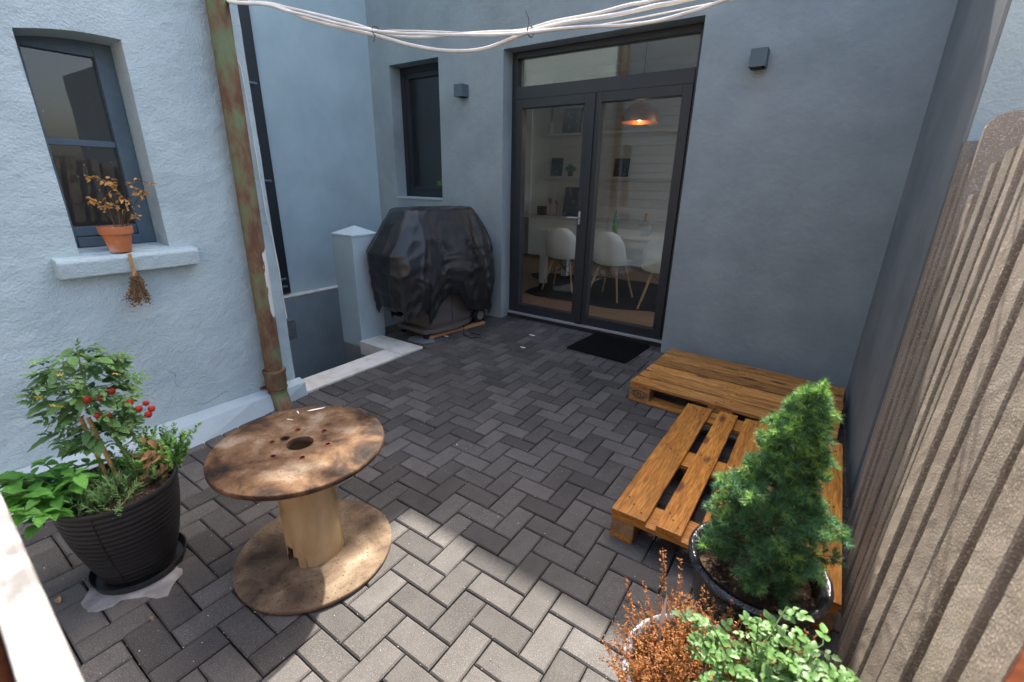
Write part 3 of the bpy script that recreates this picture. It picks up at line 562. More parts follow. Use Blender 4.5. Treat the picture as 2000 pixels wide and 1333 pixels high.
# ------------------------------------------------------------------ downpipe and thin wire
dp = thing('downpipe', 'rusty green drainpipe on the outbuilding corner with white paint smear', 'drainpipe', (0, 0, 0))
px_, py_ = -2.798, 1.385
MB().tube([(px_, py_+.03*(z-.2)/2.1, z) for z in [.2+.16*i for i in range(25)]], .0525, 20).build('pipe', 'pipe', dp, smooth=True)
MB().lathe([(.053, .26), (.066, .262), (.071, .25), (.068, .235), (.064, .225), (.066, .17), (.060, .145), (.058, .10)], 24, (px_, py_, 0)).build('socket', 'pipe', dp, smooth=True)
MB().tube([(px_, py_, .16), (px_, py_, .10), (px_+.018, py_, .05), (px_+.05, py_-.005, -.01), (px_+.075, py_-.01, -.045)], [.055, .055, .056, .056, .056], 20).build('elbow', 'pipe', dp, smooth=True)
MB().lathe([(.0625, .138), (.066, .132), (.0625, .126)], 24, (px_, py_, 0)).build('clamp', 'rusty', dp); MB().box(px_-.075, px_-.05, py_-.075, py_+.0, .127, .137).build('bracket', 'rusty', dp)
wt = [on_plane(x, y, (1, 0, 0), XL+.014)+Vector((.003*math.sin(k*1.9), 0, 0)) for k, (x, y) in enumerate([(440, 20), (448, 90), (470, 130), (481, 190), (497, 290), (508, 350), (520, 420), (533, 470), (545, 530), (553, 580), (560, 622)])]
tag(MB().tube(wt, .0038, 6).build('thin_wire', 'cable', smooth=True), 'thin white wire hanging along the outbuilding corner', 'wire')
# ------------------------------------------------------------------ right-hand walls
bw = thing('boundary_wall', 'grey shaded wall closing the yard on the right', 'wall', (XR, 2.47, 0))
w3 = MB(); w3.add([(XR, YB+.1, 0), (XR, 2.47, 0), (3.5, 2.47, 0), (3.5, YB+.1, 0), (XR, YB+.1, 2.75), (XR, 2.47, 2.75), (3.5, 2.47, 2.75), (3.5, YB+.1, 2.75)], [(0,1,5,4),(1,2,6,5),(2,3,7,6),(4,5,6,7)])
hpart(w3, 'wall', 'stucco', bw)
hpart(MB().box(XR-.012, XR-.0005, 2.472, YB-.001, 0, 2.745), 'render_coat', 'greyrender', bw)
# ------------------------------------------------------------------ leaning slabs
def slab(lb, y, h, th, xl, lean, rnd=0, wdt=.62, xt=.372):
    """upright slab: chamfered plan outline swept up in short lifts, gently uneven"""
    t = thing('concrete_slab', lb, 'slab', (xl, y, -.012), 0, 'rough slabs stacked against the right wall'); t.rotation_euler = (-lean, math.atan((xt-xl)/1.6), 0)
    c = .0035; nz_ = 60; K = [(c, -th), (.3, -th), (wdt, -th), (wdt, 0), (.3, 0), (c, 0), (0, -c), (0, -th*.35), (0, -th*.65), (0, -th+c)]; n = len(K); vs = []
    zl = [h*j/nz_ for j in range(nz_-4)]+[h-.10, h-.05, h-.03, h-.015, h]
    for z in zl:
        e = 0
        if rnd: k = max(0, (z-(h-rnd*1.6))/(rnd*1.6)); e = rnd*1.4*(1-math.sqrt(max(0, 1-k*k)))
        for u, v in K:
            left = u < .1; d = .0005*mnoise.noise((y*40, 0, z*5))+.0011*mnoise.noise((y*40+9, v*90, z*60))
            vs.append((u+(d+e if left else 0), v+.0006*mnoise.noise((y*30, 3, z*40)), z+(.003*mnoise.noise((u*30, y*50, 1)) if z == h else 0)))
    m = len(zl); fcs = [(j*n+i, j*n+(i+1) % n, (j+1)*n+(i+1) % n, (j+1)*n+i) for j in range(m-1) for i in range(n)]+[tuple(range(n))[::-1], tuple(range((m-1)*n, m*n))]
    MB().add(vs, fcs).build('panel', 'slab', t)
L6 = R(5.2)
SL = [('rough slab at the very back of the right-hand stack', 2.330, 1.625, .045, .352, 0), ('short rough slab second from the back of the stack', 2.268, 1.475, .05, .350, 0), ('rough slab third from the back, topped just below the tall one', 2.205, 1.545, .055, .346, 0),
      ('tallest slab with rounded corner in the right-hand stack', 2.135, 1.70, .062, .345, .035), ('rough slab in front of the tall rounded slab', 2.03, 1.44, .085, .340, 0), ('shortest slab in the right-hand stack', 1.925, 1.355, .06, .338, 0),
      ('thick slab in front of the shortest slab', 1.85, 1.53, .085, .330, 0), ('rough slab eighth from the back of the stack', 1.74, 1.56, .10, .326, 0), ('rough slab ninth from the back of the stack', 1.62, 1.60, .075, .320, 0),
      ('narrow slab tenth from the back of the stack', 1.525, 1.58, .06, .316, 0), ('wide brown slab eleventh from the back', 1.44, 1.62, .11, .312, 0), ('brown slab twelfth from the back of the stack', 1.31, 1.6, .105, .306, 0),
      ('slab thirteenth from the back of the stack', 1.18, 1.64, .12, .300, 0), ('slab fourteenth from the back, behind the rose', 1.04, 1.62, .12, .290, 0), ('slab fourth from the front, beside the rose', .90, 1.62, .12, .300, 0), ('slab third from the front of the stack', .765, 1.64, .12, .290, 0), ('slab second from the front of the stack', .63, 1.6, .12, .296, 0), ('frontmost slab of the stack, at the picture edge', .495, 1.6, .12, .288, 0)]
for lb, y, h, th, xl, rd in SL: slab(lb, y, h, th-RN.choice((.012, .018, .024)), xl-.010+RN.uniform(-.012, .008), L6, rd, xt=.358+RN.uniform(-.010, .008))
# ------------------------------------------------------------------ covered grill
G = thing('covered_grill', 'gas grill under a crumpled black cover beside the pillar', 'grill', (-3.10, 3.24, 0), R(-3))
def cover():
    n, m_ = 360, 90; vs = []
    for j in range(m_+1):
        q = j/m_
        for i in range(n):
            a_ = 2*math.pi*i/n; ca, sa = math.cos(a_), math.sin(a_)          # ca: +X (front), sa: +Y (right)
            if q < .22: s_ = q/.22; r_, z = s_, 1.20-.012*s_**2
            elif q < .5: s_ = (q-.22)/.28; r_, z = 1, 1.188-.36*s_
            else: s_ = (q-.5)/.5; r_, z = 1, .828-.66*s_
            ly = (.40 if q < .22 else .40+.24*((q-.22)/.28)**.9 if q < .5 else .64-.10*((q-.5)/.5)**1.5)
            lx = (.20 if q < .22 else .20+.075*((q-.22)/.28) if q < .5 else .275+.03*math.sin((q-.5)*2*math.pi))
            e = .42; f_ = lambda v: math.copysign(abs(v)**e, v)
            x, y = lx*r_*f_(ca), ly*r_*f_(sa)
            lo = max(0, q-.22)/.78
            w1 = mnoise.noise((a_*3.0+x*2, y*3.2, z*1.6+2)); w2 = 1-abs(mnoise.noise((y*7.5+1.8*z, x*7.5, z*.7+7)))*2.4; w3_ = mnoise.noise((y*14, x*14, z*9))
            w4 = 1-2*abs(mnoise.noise((y*3.1+x*2+4, z*3.4-y*1.2, 2.2))); w5 = 1-2*abs(mnoise.noise((y*6+z*4, z*6-y*4, 8.8)))
            out = lo*(.014*w1+.014*w2*min(1, lo*2.2))+.003*w3_*(.3+lo)+min(1, lo*4)*(.010*w4+.012*w5)
            # long folds running down the front from the top edge
            for y0, sl_, am, wd in ((-.12, .16, .050, .040), (-.02, .02, .030, .022), (.10, .30, .055, .045), (-.36, -.10, .030, .030), (-.26, .10, .028, .02), (.34, .12, .040, .035), (.22, -.10, .026, .02), (.46, .06, .028, .025)):
                yy = y0+sl_*(1.2-z)+.02*math.sin(z*9+y0*20); out += am*max(0, ca)**.5*math.exp(-abs(y-yy)/wd)*min(1, lo*3)*(1-.25*lo)
            for x0, am, wd in ((-.12, .03, .03), (.02, .035, .03), (.14, .03, .025)): out += am*max(0, abs(sa)-.4)*math.exp(-abs(x-x0-.1*(z-.8))/wd)*min(1, lo*3)
            L_ = math.hypot(ca*1.0, sa*.55)+1e-6; x += out*ca/L_*.9; y += out*sa/L_*.55
            if q > .5:                                                       # uneven hem: hitched up over the cabinet front
                hitch = .27*math.exp(-((y+.10)/.20)**4)*max(0, min(1, ca*3))+.13*(y < -.36)+.03*math.sin(a_*7)+.02*math.sin(a_*17)
                z += hitch*((q-.5)/.5)**1.0
                if y < -.3: x -= .0
            z += .012*w1*r_*(1-lo)+(.008*w3_ if q < .3 else 0)
            vs.append((x, y, z))
    fcs = [(j*n+i, j*n+(i+1) % n, (j+1)*n+(i+1) % n, (j+1)*n+i) for j in range(m_) for i in range(n)]
    return MB().add(vs, fcs)
o = cover().build('cover', 'cover', G, smooth=True)
for f_ in o.data.polygons: f_.use_smooth = True
md = o.modifiers.new('t', 'SOLIDIFY'); md.thickness = .003; md.offset = 1
MB().box(-.20, .20, -.27, .27, .10, .80).build('cabinet', 'taupe', G, bevel=.008)
for y in (-.135, .135): MB().box(.201, .213, y-.128, y+.128, .13, .70).build('cabinet_door', 'taupe', G, bevel=.006)
bs = MB(); pol = [(-.22, -.34), (.17, -.34), (.235, -.2), (.262, 0), (.235, .2), (.17, .34), (-.22, .34)]
bs.prism(pol, lambda u, v, t_: (u, v, t_), .055, .098); bs.build('base_shelf', 'taupe', G, bevel=.008)
for x, y in ((.2, .40), (-.17, .40)):
    t = bpy.data.objects.new('wheel', None); COL.objects.link(t); t.parent = G; t.location = (x, y, .105)
    wh = MB(); 
    pr = [(.001, -.02), (.055, -.024), (.078, -.024), (.084, -.014), (.084, .014), (.078, .024), (.055, .024), (.001, .02)]; n = 32
    wh.add([(zz, r_*math.cos(2*math.pi*k/n), r_*math.sin(2*math.pi*k/n)) for r_, zz in pr for k in range(n)], [(i*n+k, i*n+(k+1) % n, (i+1)*n+(k+1) % n, (i+1)*n+k) for i in range(len(pr)-1) for k in range(n)])
    wh.build('tyre', 'plastic', t, smooth=True); MB().tube([(.0255, 0, 0), (.03, 0, 0)], .05, 24).build('hub', 'greyrender', t)
for x, y in ((.16, -.30), (-.17, -.30)): MB().tube([(x-.015, y, .03), (x+.015, y, .03)], .028, 16).build('castor', 'iron', G); 
for x in (.16, -.17): MB().box(x-.02, x+.02, -.32, -.28, .045, .056).build('castor_fork', 'iron', G)
MB().tube([(.18, .1, .09), (.27, .1, .05), (.30, .06, .02), (.34, .02, .006), (.46, .0, .006), (.52, .06, .006), (.47, .12, .006), (.37, .10, .006), (.31, .14, .006)], .005, 6).build('cord', 'iron', G, smooth=True)
bt = MB().box(-.36, .36, -.022, .022, 0, .026).build('wooden_batten', 'batten', None, bevel=.002); bt.location = (-2.898, 3.31, .002); bt.rotation_euler = (0, 0, R(80.5)); tag(bt, 'orange wooden batten lying under the grill wheels', 'batten')
tag(MB().prism([(0, 0), (.19, .02), (.24, .12), (.14, .2), (.02, .17), (-.05, .08)], lambda u, v, t_: (-3.08+u, 2.80+v, t_), .001, .006).build('slate_piece', 'greyrender'), 'flat broken slate between the edging and the batten', 'slate')
# ------------------------------------------------------------------ pallets
def board(par, name, m_, lx, ly, h, x, y, z, alongy=False, rot=0):
    key = (name, m_, round(lx, 3), round(ly, 3), round(h, 3))
    if key not in BC: BC[key] = MB().box(-lx/2, lx/2, -ly/2, ly/2, 0, h).mesh(name, m_, bevel=.003)
    return link(name, BC[key], par, (x, y, z), (RN.gauss(0, .002), RN.gauss(0, .002), rot+(math.pi/2 if alongy else 0)+RN.gauss(0, .004)))
BC = {}
def pallet(lb, loc, rz, top, m_, depth):
    """1.2 m along local x; top boards given as (y centre, width)"""
    t = thing('pallet', lb, 'pallet', loc, rz, 'wooden pallets used as a seat'); D = depth
    nl_ = MB()
    for y, wd in top:
        board(t, 'deck_board', m_, 1.2, wd, .022, RN.uniform(-.004, .004), y, .122+RN.uniform(-.0012, .0022))
        for x in (-.5275, 0, .5275):
            for dx, dy in ((-.035, -wd*.28), (.035, wd*.25), (.0, wd*.02)): nl_.tube([(x+dx, y+dy, .140), (x+dx, y+dy, .1468)], .0042, 8)
    stuff(nl_.build('nails', 'rusty', t))
    for x in (-.5275, 0, .5275): board(t, 'cross_board', m_, D, .145, .022, x, 0, .099, True)
    for y in (-D/2+.05, 0, D/2-.05):
        board(t, 'bottom_board', m_, 1.2, .10, .022, 0, y, 0.001)
        for x in (-.5275, 0, .5275): board(t, 'block', 'block', .145, .10, .0745, x, y, .0235)
    return t
D1 = .84
p1 = pallet('pallet with closed deck lying along the house wall', (-.306, 3.25, 0), R(-3.2), [(-.357, .125), (-.217, .122), (-.075, .128), (.070, .124), (.212, .126), (.354, .128)], 'palletgrey', D1)
# burnt stamp on the corner block
sp_ = MB(); n = 28
def ell(a_, b_): return [(a_*math.cos(2*math.pi*i/n), b_*math.sin(2*math.pi*i/n)) for i in range(n)]
def stroke(pts, wd=.0022):
    for (x0, z0), (x1, z1) in zip(pts, pts[1:]):
        d = Vector((x1-x0, z1-z0)); 
        if d.length < 1e-6: continue
        nn = Vector((-d.y, d.x)).normalized()*wd
        sp_.add([(x0-nn.x, 0, z0-nn.y), (x1-nn.x, 0, z1-nn.y), (x1+nn.x, 0, z1+nn.y), (x0+nn.x, 0, z0+nn.y), (x0-nn.x, .0012, z0-nn.y), (x1-nn.x, .0012, z1-nn.y), (x1+nn.x, .0012, z1+nn.y), (x0+nn.x, .0012, z0+nn.y)], [(0,1,2,3),(4,7,6,5),(0,4,5,1),(1,5,6,2),(2,6,7,3),(3,7,4,0)])
e_ = ell(.052, .026); stroke(e_+[e_[0]])
stroke([(-.022, .013), (-.036, .013), (-.036, -.013), (-.022, -.013)]); stroke([(-.036, 0), (-.025, 0)])
stroke([(-.012, -.013), (-.012, .013), (0, .013), (.002, .006), (0, .001), (-.012, 0)])
stroke([(.012, .013), (.012, -.013), (.026, -.013)]); stroke([(.034, .012), (.034, -.012)])
sp_.build('burnt_stamp', 'burn', p1, loc=(-.5275, -D1/2-.0013, .060))
p2 = pallet('open slatted pallet pointing towards the viewer, oiled orange', (-.112, 2.15, 0), R(90-.6), [(.33, .145), (.165, .10), (.0, .14), (-.165, .10), (-.33, .145)], 'pallet', .80)
# ------------------------------------------------------------------ cable spool table
SPX, SPY = -1.462, .772
sp = thing('spool_table', 'wooden cable spool used as a low table', 'table', (SPX, SPY, .002), R(20))
def disc(r0, hole, z0, z1, holes=()):
    """round plate with a central hole and through holes, as top/bottom grids cut by bmesh"""
    n = 72; mb = MB(); prof = [(hole, z0), (r0-.004, z0), (r0, z0+.004), (r0, z1-.004), (r0-.004, z1), (hole, z1)]
    return mb.lathe(prof, n, close=True)
# upper plate: ring sectors round the central hole and six bolt holes -> built with a boolean
tp = disc(.302, .047, .485, .507).build('top_disc', 'spooltop', sp, smooth=True)
bhs = [(.105*math.cos(a_), .105*math.sin(a_)) for a_ in [R(12+60*i) for i in range(6)]]
cut = MB()
for x, y in bhs: cut.tube([(x, y, .45), (x, y, .54)], .0095, 16)
cut.tube([(-.075, .012, .45), (-.075, .012, .54)], .017, 18)
co = cut.build('cutter', 'dark'); co.parent = sp
bo = tp.modifiers.new('b', 'BOOLEAN'); bo.object = co; bo.operation = 'DIFFERENCE'; bo.solver = 'EXACT'
bpy.context.view_layer.update(); dg = bpy.context.evaluated_depsgraph_get(); nm = bpy.data.meshes.new_from_object(tp.evaluated_get(dg)); tp.modifiers.clear(); tp.data = nm; bpy.data.objects.remove(co)
for x, y in bhs: MB().lathe([(.0092, .480), (.0092, .5085), (.0135, .5085), (.0135, .5074)], 18, (x, y, 0)).build('bolt_sleeve', 'rusty', sp)
disc(.296, .03, 0, .020).build('base_disc', 'spoolbase', sp, smooth=True)
dr = MB(); n, m_ = 64, 12; vs = []
for rr0 in (.104, .097):
    for j in range(m_+1):
        for i in range(n):
            a_ = 2*math.pi*i/n; z = .0205+.464*j/m_; r_ = rr0+.002*math.sin(a_*5+z*4)
            vs.append((r_*math.cos(a_), r_*math.sin(a_), z))
fcs = []; NN = n*(m_+1); a0 = int(n*(R(258)-R(20))/(2*math.pi)) % n
hole = {((a0+k) % n, j) for k in range(6) for j in (range(2) if k in (1, 2, 3) else range(1))}
for j in range(m_):
    for i in range(n):
        if (i, j) in hole: continue
        a_, b_ = j*n+i, j*n+(i+1) % n; fcs += [(a_, b_, b_+n, a_+n), (NN+a_, NN+a_+n, NN+b_+n, NN+b_)]
dr.add(vs, fcs).build('drum', 'drum', sp, smooth=True)
fp = MB().add([(.108, -.012, .0), (.108, .016, .0), (.103, .016, .075), (.103, -.010, .07), (.103, -.012, .0), (.103, .016, .0), (.099, .016, .075), (.099, -.010, .07)], [(0,1,2,3),(4,7,6,5),(0,4,5,1),(1,5,6,2),(2,6,7,3),(3,7,4,0)]).build('peeled_veneer', 'drum', sp, loc=(0, 0, .0205)); fp.rotation_euler = (0, 0, R(-80))
for n_, (px, py, ln, wd, az) in enumerate(((618, 800, .075, .012, 62), (582, 806, .03, .005, -20), (566, 820, .03, .004, 20))):
    c_ = on_plane(px, py, (0, 0, 1), .509); k = MB().prism([(-ln/2, 0), (-ln*.2, wd*.5), (ln/2, wd*.35), (ln*.3, -wd*.3), (-ln*.3, -wd*.5)], lambda u, v, t_: (u, v, t_), 0, .0008).build('paint_streak', 'chalk', None); k.parent = sp
    k.matrix_parent_inverse = Matrix(); d = Matrix.Rotation(-R(20), 3, 'Z') @ Vector((c_.x-SPX, c_.y-SPY, 0)); k.location = (d.x, d.y, .5075); k.rotation_euler = (0, 0, R(az-20))
# ------------------------------------------------------------------ leaves
def leaf_mesh(name, m_, L_=1, W_=.5, serr=.06, curl=.15, fold=.12, n=7):
    vs = []; 
    for i in range(n+1):
        t_ = i/n; w_ = W_/2*math.sin(math.pi*t_**.75)**.8 if 0 < t_ < 1 else 0; w_ *= 1+serr*(1 if i % 2 else -1); z = -curl*t_*t_*L_
        vs += [(-w_, t_*L_, z+fold*w_), (0, t_*L_, z), (w_, t_*L_, z+fold*w_)]
    fcs = []
    for i in range(n):
        a_ = i*3; fcs += [(a_, a_+1, a_+4, a_+3), (a_+1, a_+2, a_+5, a_+4)]
    me = MB().add(vs, fcs).mesh(name, m_)
    for p_ in me.polygons: p_.use_smooth = True
    return me
def compound(name, m_, pairs, L_, W_, gap, serr=.1, stem='stem'):
    """a leaf stalk with leaflet pairs and an end leaflet, all one leaf"""
    mb = MB(); 
    def put(x, y, ang, l_, w_, z):
        n = 6; vs = []
        for i in range(n+1):
            t_ = i/n; w2 = w_/2*math.sin(math.pi*t_**.75)**.8*(1+serr*(1 if i % 2 else -1)) if 0 < t_ < 1 else 0; zz = z-.16*t_*t_*l_
            for s_ in (-1, 0, 1): u, v = s_*w2, t_*l_; vs.append((x+u*math.cos(ang)+v*math.sin(ang), y-u*math.sin(ang)+v*math.cos(ang), zz+abs(s_)*w2*.25))
        mb.add(vs, [f_ for i in range(n) for f_ in ((i*3, i*3+1, i*3+4, i*3+3), (i*3+1, i*3+2, i*3+5, i*3+4))])
    for k_ in range(pairs):
        y = .25+gap*k_
        for s_ in (-1, 1): put(0, y, s_*1.05, L_*(.8+.15*k_), W_*(.8+.15*k_), -.12*y*y)
    ye = .25+gap*pairs; put(0, ye-gap*.4, 0, L_*1.1, W_*1.1, -.12*ye*ye)
    mb.add([(-.012, 0, 0), (.012, 0, 0), (.008, ye, -.12*ye*ye), (-.008, ye, -.12*ye*ye)], [(0, 1, 2, 3)])
    me = mb.mesh(name, m_)
    for p_ in me.polygons: p_.use_smooth = True
    return me
def aim(d, roll=0): return (Vector(d).to_track_quat('Y', 'Z') @ Euler((0, roll, 0)).to_quaternion()).to_euler()
# ------------------------------------------------------------------ ribbed pot with herbs
PX, PY = -1.955, .338
sc_ = thing('saucer', 'flat black saucer under the ribbed pot', 'saucer', (PX, PY, .001))
MB().lathe([(.001, .004), (.135, .004), (.148, .034), (.152, .034), (.141, 0), (.001, 0)], 48).build('dish', 'plastic', sc_, smooth=True)
wp = MB().prism([(.165*(1+.22*math.sin(3*a_+.5)+.10*math.sin(7*a_+1)+.06*math.sin(13*a_))*math.cos(a_), .150*(1+.16*math.sin(4*a_)+.07*math.sin(11*a_))*math.sin(a_)) for a_ in [i*2*math.pi/40 for i in range(40)]], lambda u, v, t_: (PX+.03+u, PY-.03+v, t_), -.001, .0022).build('lime_stain', 'lime'); tag(wp, 'pale dried lime stain on the paving around the saucer', 'stain')
pt = thing('ribbed_pot', 'large black ribbed plastic pot with herbs and tomato', 'pot', (PX, PY, .006))
pr = []; zt = .372
for i in range(61):
    t_ = i/60; z = zt*t_*.955; r_ = .108+.070*(1-(1-t_)**1.7); ph = (t_*17) % 1; r_ += .0022*math.sin(2*math.pi*ph)
    pr.append((r_, z))
pr = [(.001, 0), (.10, 0)]+pr+[(.183, .357), (.186, .366), (.183, .374), (.174, .374), (.170, .36), (.166, .30)]
MB().lathe(pr, 72).build('body', 'plastic', pt, smooth=True)
so2 = MB(); n = 48; vs = [(0, 0, .335)]
for j in range(1, 9):
    for i in range(n):
        a_ = 2*math.pi*i/n; r_ = .170*j/8; vs.append((r_*math.cos(a_), r_*math.sin(a_), .335+.018*mnoise.noise((r_*25*math.cos(a_), r_*25*math.sin(a_), 1))-.01*(j/8)))
so2.add(vs, [(0, 1+i, 1+(i+1) % n) for i in range(n)]+[(1+(j-1)*n+i, 1+(j-1)*n+(i+1) % n, 1+j*n+(i+1) % n, 1+j*n+i) for j in range(1, 8) for i in range(n)]).build('soil', 'soil', pt, smooth=True)
MB().tube([((.108+.070*(1-(1-k/12)**1.7)+.001)*math.cos(R(-38)), (.108+.070*(1-(1-k/12)**1.7)+.001)*math.sin(R(-38)), .372*.955*k/12) for k in range(13)], .0022, 6).build('seam', 'iron', pt)
# soil specks
ZS = .335
tm = thing('tomato_plant', 'small staked tomato plant with red fruit in the ribbed pot', 'tomato plant', (PX-.02, PY+.01, ZS))
for dx, dy, tx, ty in ((.01, -.015, -.055, -.03), (.035, .012, -.03, -.015)): MB().tube([(dx, dy, -.08), (tx, ty, .30)], .0065, 10).build('cane', 'cane', tm, smooth=True)
MB().tube([(.03, .05, -.02), (.035, .05, .10), (.01, .02, .25), (-.02, .0, .42), (-.02, .01, .55)], [.006, .006, .005, .004, .002], 8).build('stem', 'stem', tm, smooth=True)
tl = [compound('leaf', 'tomleaf', 2, .42, .22, .28, .2), compound('leaf', 'tomleaf', 2, .36, .19, .26, .25), leaf_mesh('leaf', 'tomleaf', 1, .5, .16, .25)]
rr = random.Random(21)
for i in range(285):
    z = rr.uniform(.20, .54); rad = .128*math.sqrt(max(.05, 1-((z-.36)/.23)**2)); a_ = rr.uniform(0, 6.28); q = rr.uniform(.15, 1)**.6
    c_ = Vector((-.03+rad*q*math.cos(a_)*.75, .0+rad*q*math.sin(a_), z)); d = Vector((math.cos(a_)*.9, math.sin(a_)*.9, rr.uniform(-.75, .35)))
    s_ = rr.uniform(.05, .085); link('leaf', tl[i % 3], tm, c_-d.normalized()*s_*.3, aim(d, rr.uniform(-.6, .6)), s_)
link('leaf', tl[2], tm, (-.05, -.10, .27), aim((0, -1, -.15)), .085)
link('leaf', tl[1], tm, (-.02, .01, .54), aim((.1, .1, 1)), .05)
tom = MB().lathe([(.001, -.0115), (.007, -.009), (.0115, 0), (.008, .0085), (.001, .010)], 12).mesh('tomato', 'tomato', smooth=True)
for x, y, z in ((.065, -.02, .40), (.07, .012, .395), (.065, .045, .405), (.08, .10, .32), (.075, .125, .33), (.08, .135, .305), (.085, .12, .29), (.05, -.005, .33), (.055, .02, .325), (.06, .085, .345)): link('fruit', tom, tm, (x, y, z), None, rr.uniform(.85, 1.15))
fm = MB()
for k_ in range(5):
    a_ = k_*1.257; fm.add([(0, 0, 0), (.5*math.cos(a_-.3), .5*math.sin(a_-.3), .15), (math.cos(a_), math.sin(a_), .05), (.5*math.cos(a_+.3), .5*math.sin(a_+.3), .15)], [(0, 1, 2, 3)])
fm = fm.mesh('flower', 'yellow')
for x, y, z in ((.03, -.12, .44), (.05, -.06, .50), (.06, .07, .46), (.06, -.085, .40), (.06, -.10, .41)): link('flower', fm, tm, (x, y, z), (rr.uniform(-.6, .6), rr.uniform(.2, .9), rr.uniform(0, 3)), .012)
dl = leaf_mesh('withered_leaf', 'dryleaf', 1, .55, .2, .7, .6)
for i in range(22): link('withered_leaf', dl, tm, (rr.uniform(.03, .09), rr.uniform(.07, .15), rr.uniform(.05, .22)), (rr.uniform(-2.4, -.6), rr.uniform(-.6, .6), rr.uniform(-1, 1)), rr.uniform(.03, .055))
# mint
mi = thing('mint_plant', 'bright green mint with broad leaves spilling over the ribbed pot', 'mint', (PX-.06, PY-.13, ZS))
ml = [leaf_mesh('leaf', 'mint', 1, .60, .10, .25, .40, 9), leaf_mesh('leaf', 'mint', 1, .52, .10, .40, .35, 9)]
for k_ in range(26):
    a_ = rr.uniform(-2.9, .1) if k_ % 4 else rr.uniform(0, 6.28); ln = rr.uniform(.08, .22); b_ = Vector((rr.uniform(-.08, .07), rr.uniform(-.04, .05), -.01))
    e_ = b_+Vector((math.cos(a_)*ln*.75, math.sin(a_)*ln*.95, rr.uniform(.05, .2))); md_ = b_.lerp(e_, .5)+Vector((0, 0, .04))
    MB().tube([b_, md_, e_], [.003, .0025, .002], 6).build('stem', 'stem', mi, smooth=True)
    for lv, (p_, s_) in enumerate(((md_, .062), (md_.lerp(e_, .5), .055), (e_, .045), (e_+Vector((0, 0, .008)), .03))):
        for h_ in (0, math.pi):
            aa = a_+lv*1.57+h_+rr.uniform(-.3, .3); d = Vector((math.cos(aa), math.sin(aa), rr.uniform(-.25, .35) if lv < 3 else .6))
            link('leaf', ml[lv % 2], mi, p_, aim(d, rr.uniform(-.3, .3)), s_*rr.uniform(1.0, 1.5))
def needle_bush(name, lb, cat, c_, m_, shoots, seed, needles=26, nl=.018, nw=.0016, up=1.0, ln=.11, spread=.07, seg='foliage'):
    t = thing(name, lb, cat, c_); r_ = random.Random(seed); q = MB()
    for i in range(shoots):
        a_ = r_.uniform(0, 6.28); b_ = Vector((r_.gauss(0, spread*.35), r_.gauss(0, spread*.5), 0)); d = Vector((math.cos(a_)*r_.uniform(.2, .9), math.sin(a_)*r_.uniform(.2, .9), up)).normalized(); l_ = ln*r_.uniform(.5, 1.1)
        e_ = b_+d*l_; q.add([b_+Vector((.001, 0, 0)), b_-Vector((.001, 0, 0)), e_], [(0, 1, 2)])
        for k_ in range(needles):
            p_ = b_.lerp(e_, .2+.8*k_/needles); sd_ = Vector((r_.gauss(0, 1), r_.gauss(0, 1), r_.gauss(0, 1))).cross(d).normalized(); v = (sd_+d*.8).normalized(); w_ = v.cross(d).normalized()*nw; tip = p_+v*nl*r_.uniform(.7, 1.2)
            q.add([p_-w_, p_+w_, tip+w_*.5, tip-w_*.5], [(0, 1, 2, 3)])
    stuff(q.build(seg, m_, t)); return t
needle_bush('rosemary_plant', 'fine needled rosemary at the front of the ribbed pot', 'rosemary', (PX+.045, PY-.035, ZS), 'rosemary', 60, 4, ln=.14, spread=.10, nl=.021)
needle_bush('parsley_plant', 'light green curly herb at the right side of the ribbed pot', 'herb', (PX-.03, PY+.14, ZS-.005), 'oregano', 90, 5, needles=26, nl=.014, nw=.0055, ln=.185, spread=.085, up=1.3)
needle_bush('withered_herb', 'brown withered herb tuft between rosemary and curly herb', 'herb', (PX+.02, PY+.075, ZS), 'twig', 40, 6, needles=12, nl=.022, nw=.0009, ln=.07, spread=.06, up=.7)
# ------------------------------------------------------------------ terracotta pot and dried bunch on the sill
tp_ = thing('terracotta_pot', 'small limy terracotta pot standing on the window sill', 'pot', (-2.868, .782, 1.080))
MB().lathe([(.001, 0), (.042, 0), (.058, .085), (.066, .086), (.069, .120), (.062, .121), (.060, .10), (.056, .085)], 40).build('body', 'terra', tp_, smooth=True); MB().lathe([(.001, .094), (.058, .09)], 30).build('soil', 'soil', tp_)
dpn = thing('dried_plant', 'golden dried plant with curled leaves in the terracotta pot', 'dried plant', (-2.868, .782, 1.17))
gl = leaf_mesh('leaf', 'golden', 1, .62, .05, .5, .6, 5); rr = random.Random(9)
tracks = [[(225, 445), (210, 405), (205, 385), (225, 365), (195, 350), (168, 348)], [(235, 445), (228, 400), (240, 385), (222, 365), (205, 352)], [(240, 445), (246, 405), (262, 375), (250, 362), (262, 350), (292, 358)], [(248, 445), (258, 410), (268, 390), (280, 372), (278, 380)], [(230, 445), (205, 412), (185, 392), (172, 390)], [(238, 445), (240, 412), (222, 402), (200, 408)], [(245, 445), (255, 420), (265, 425)]]
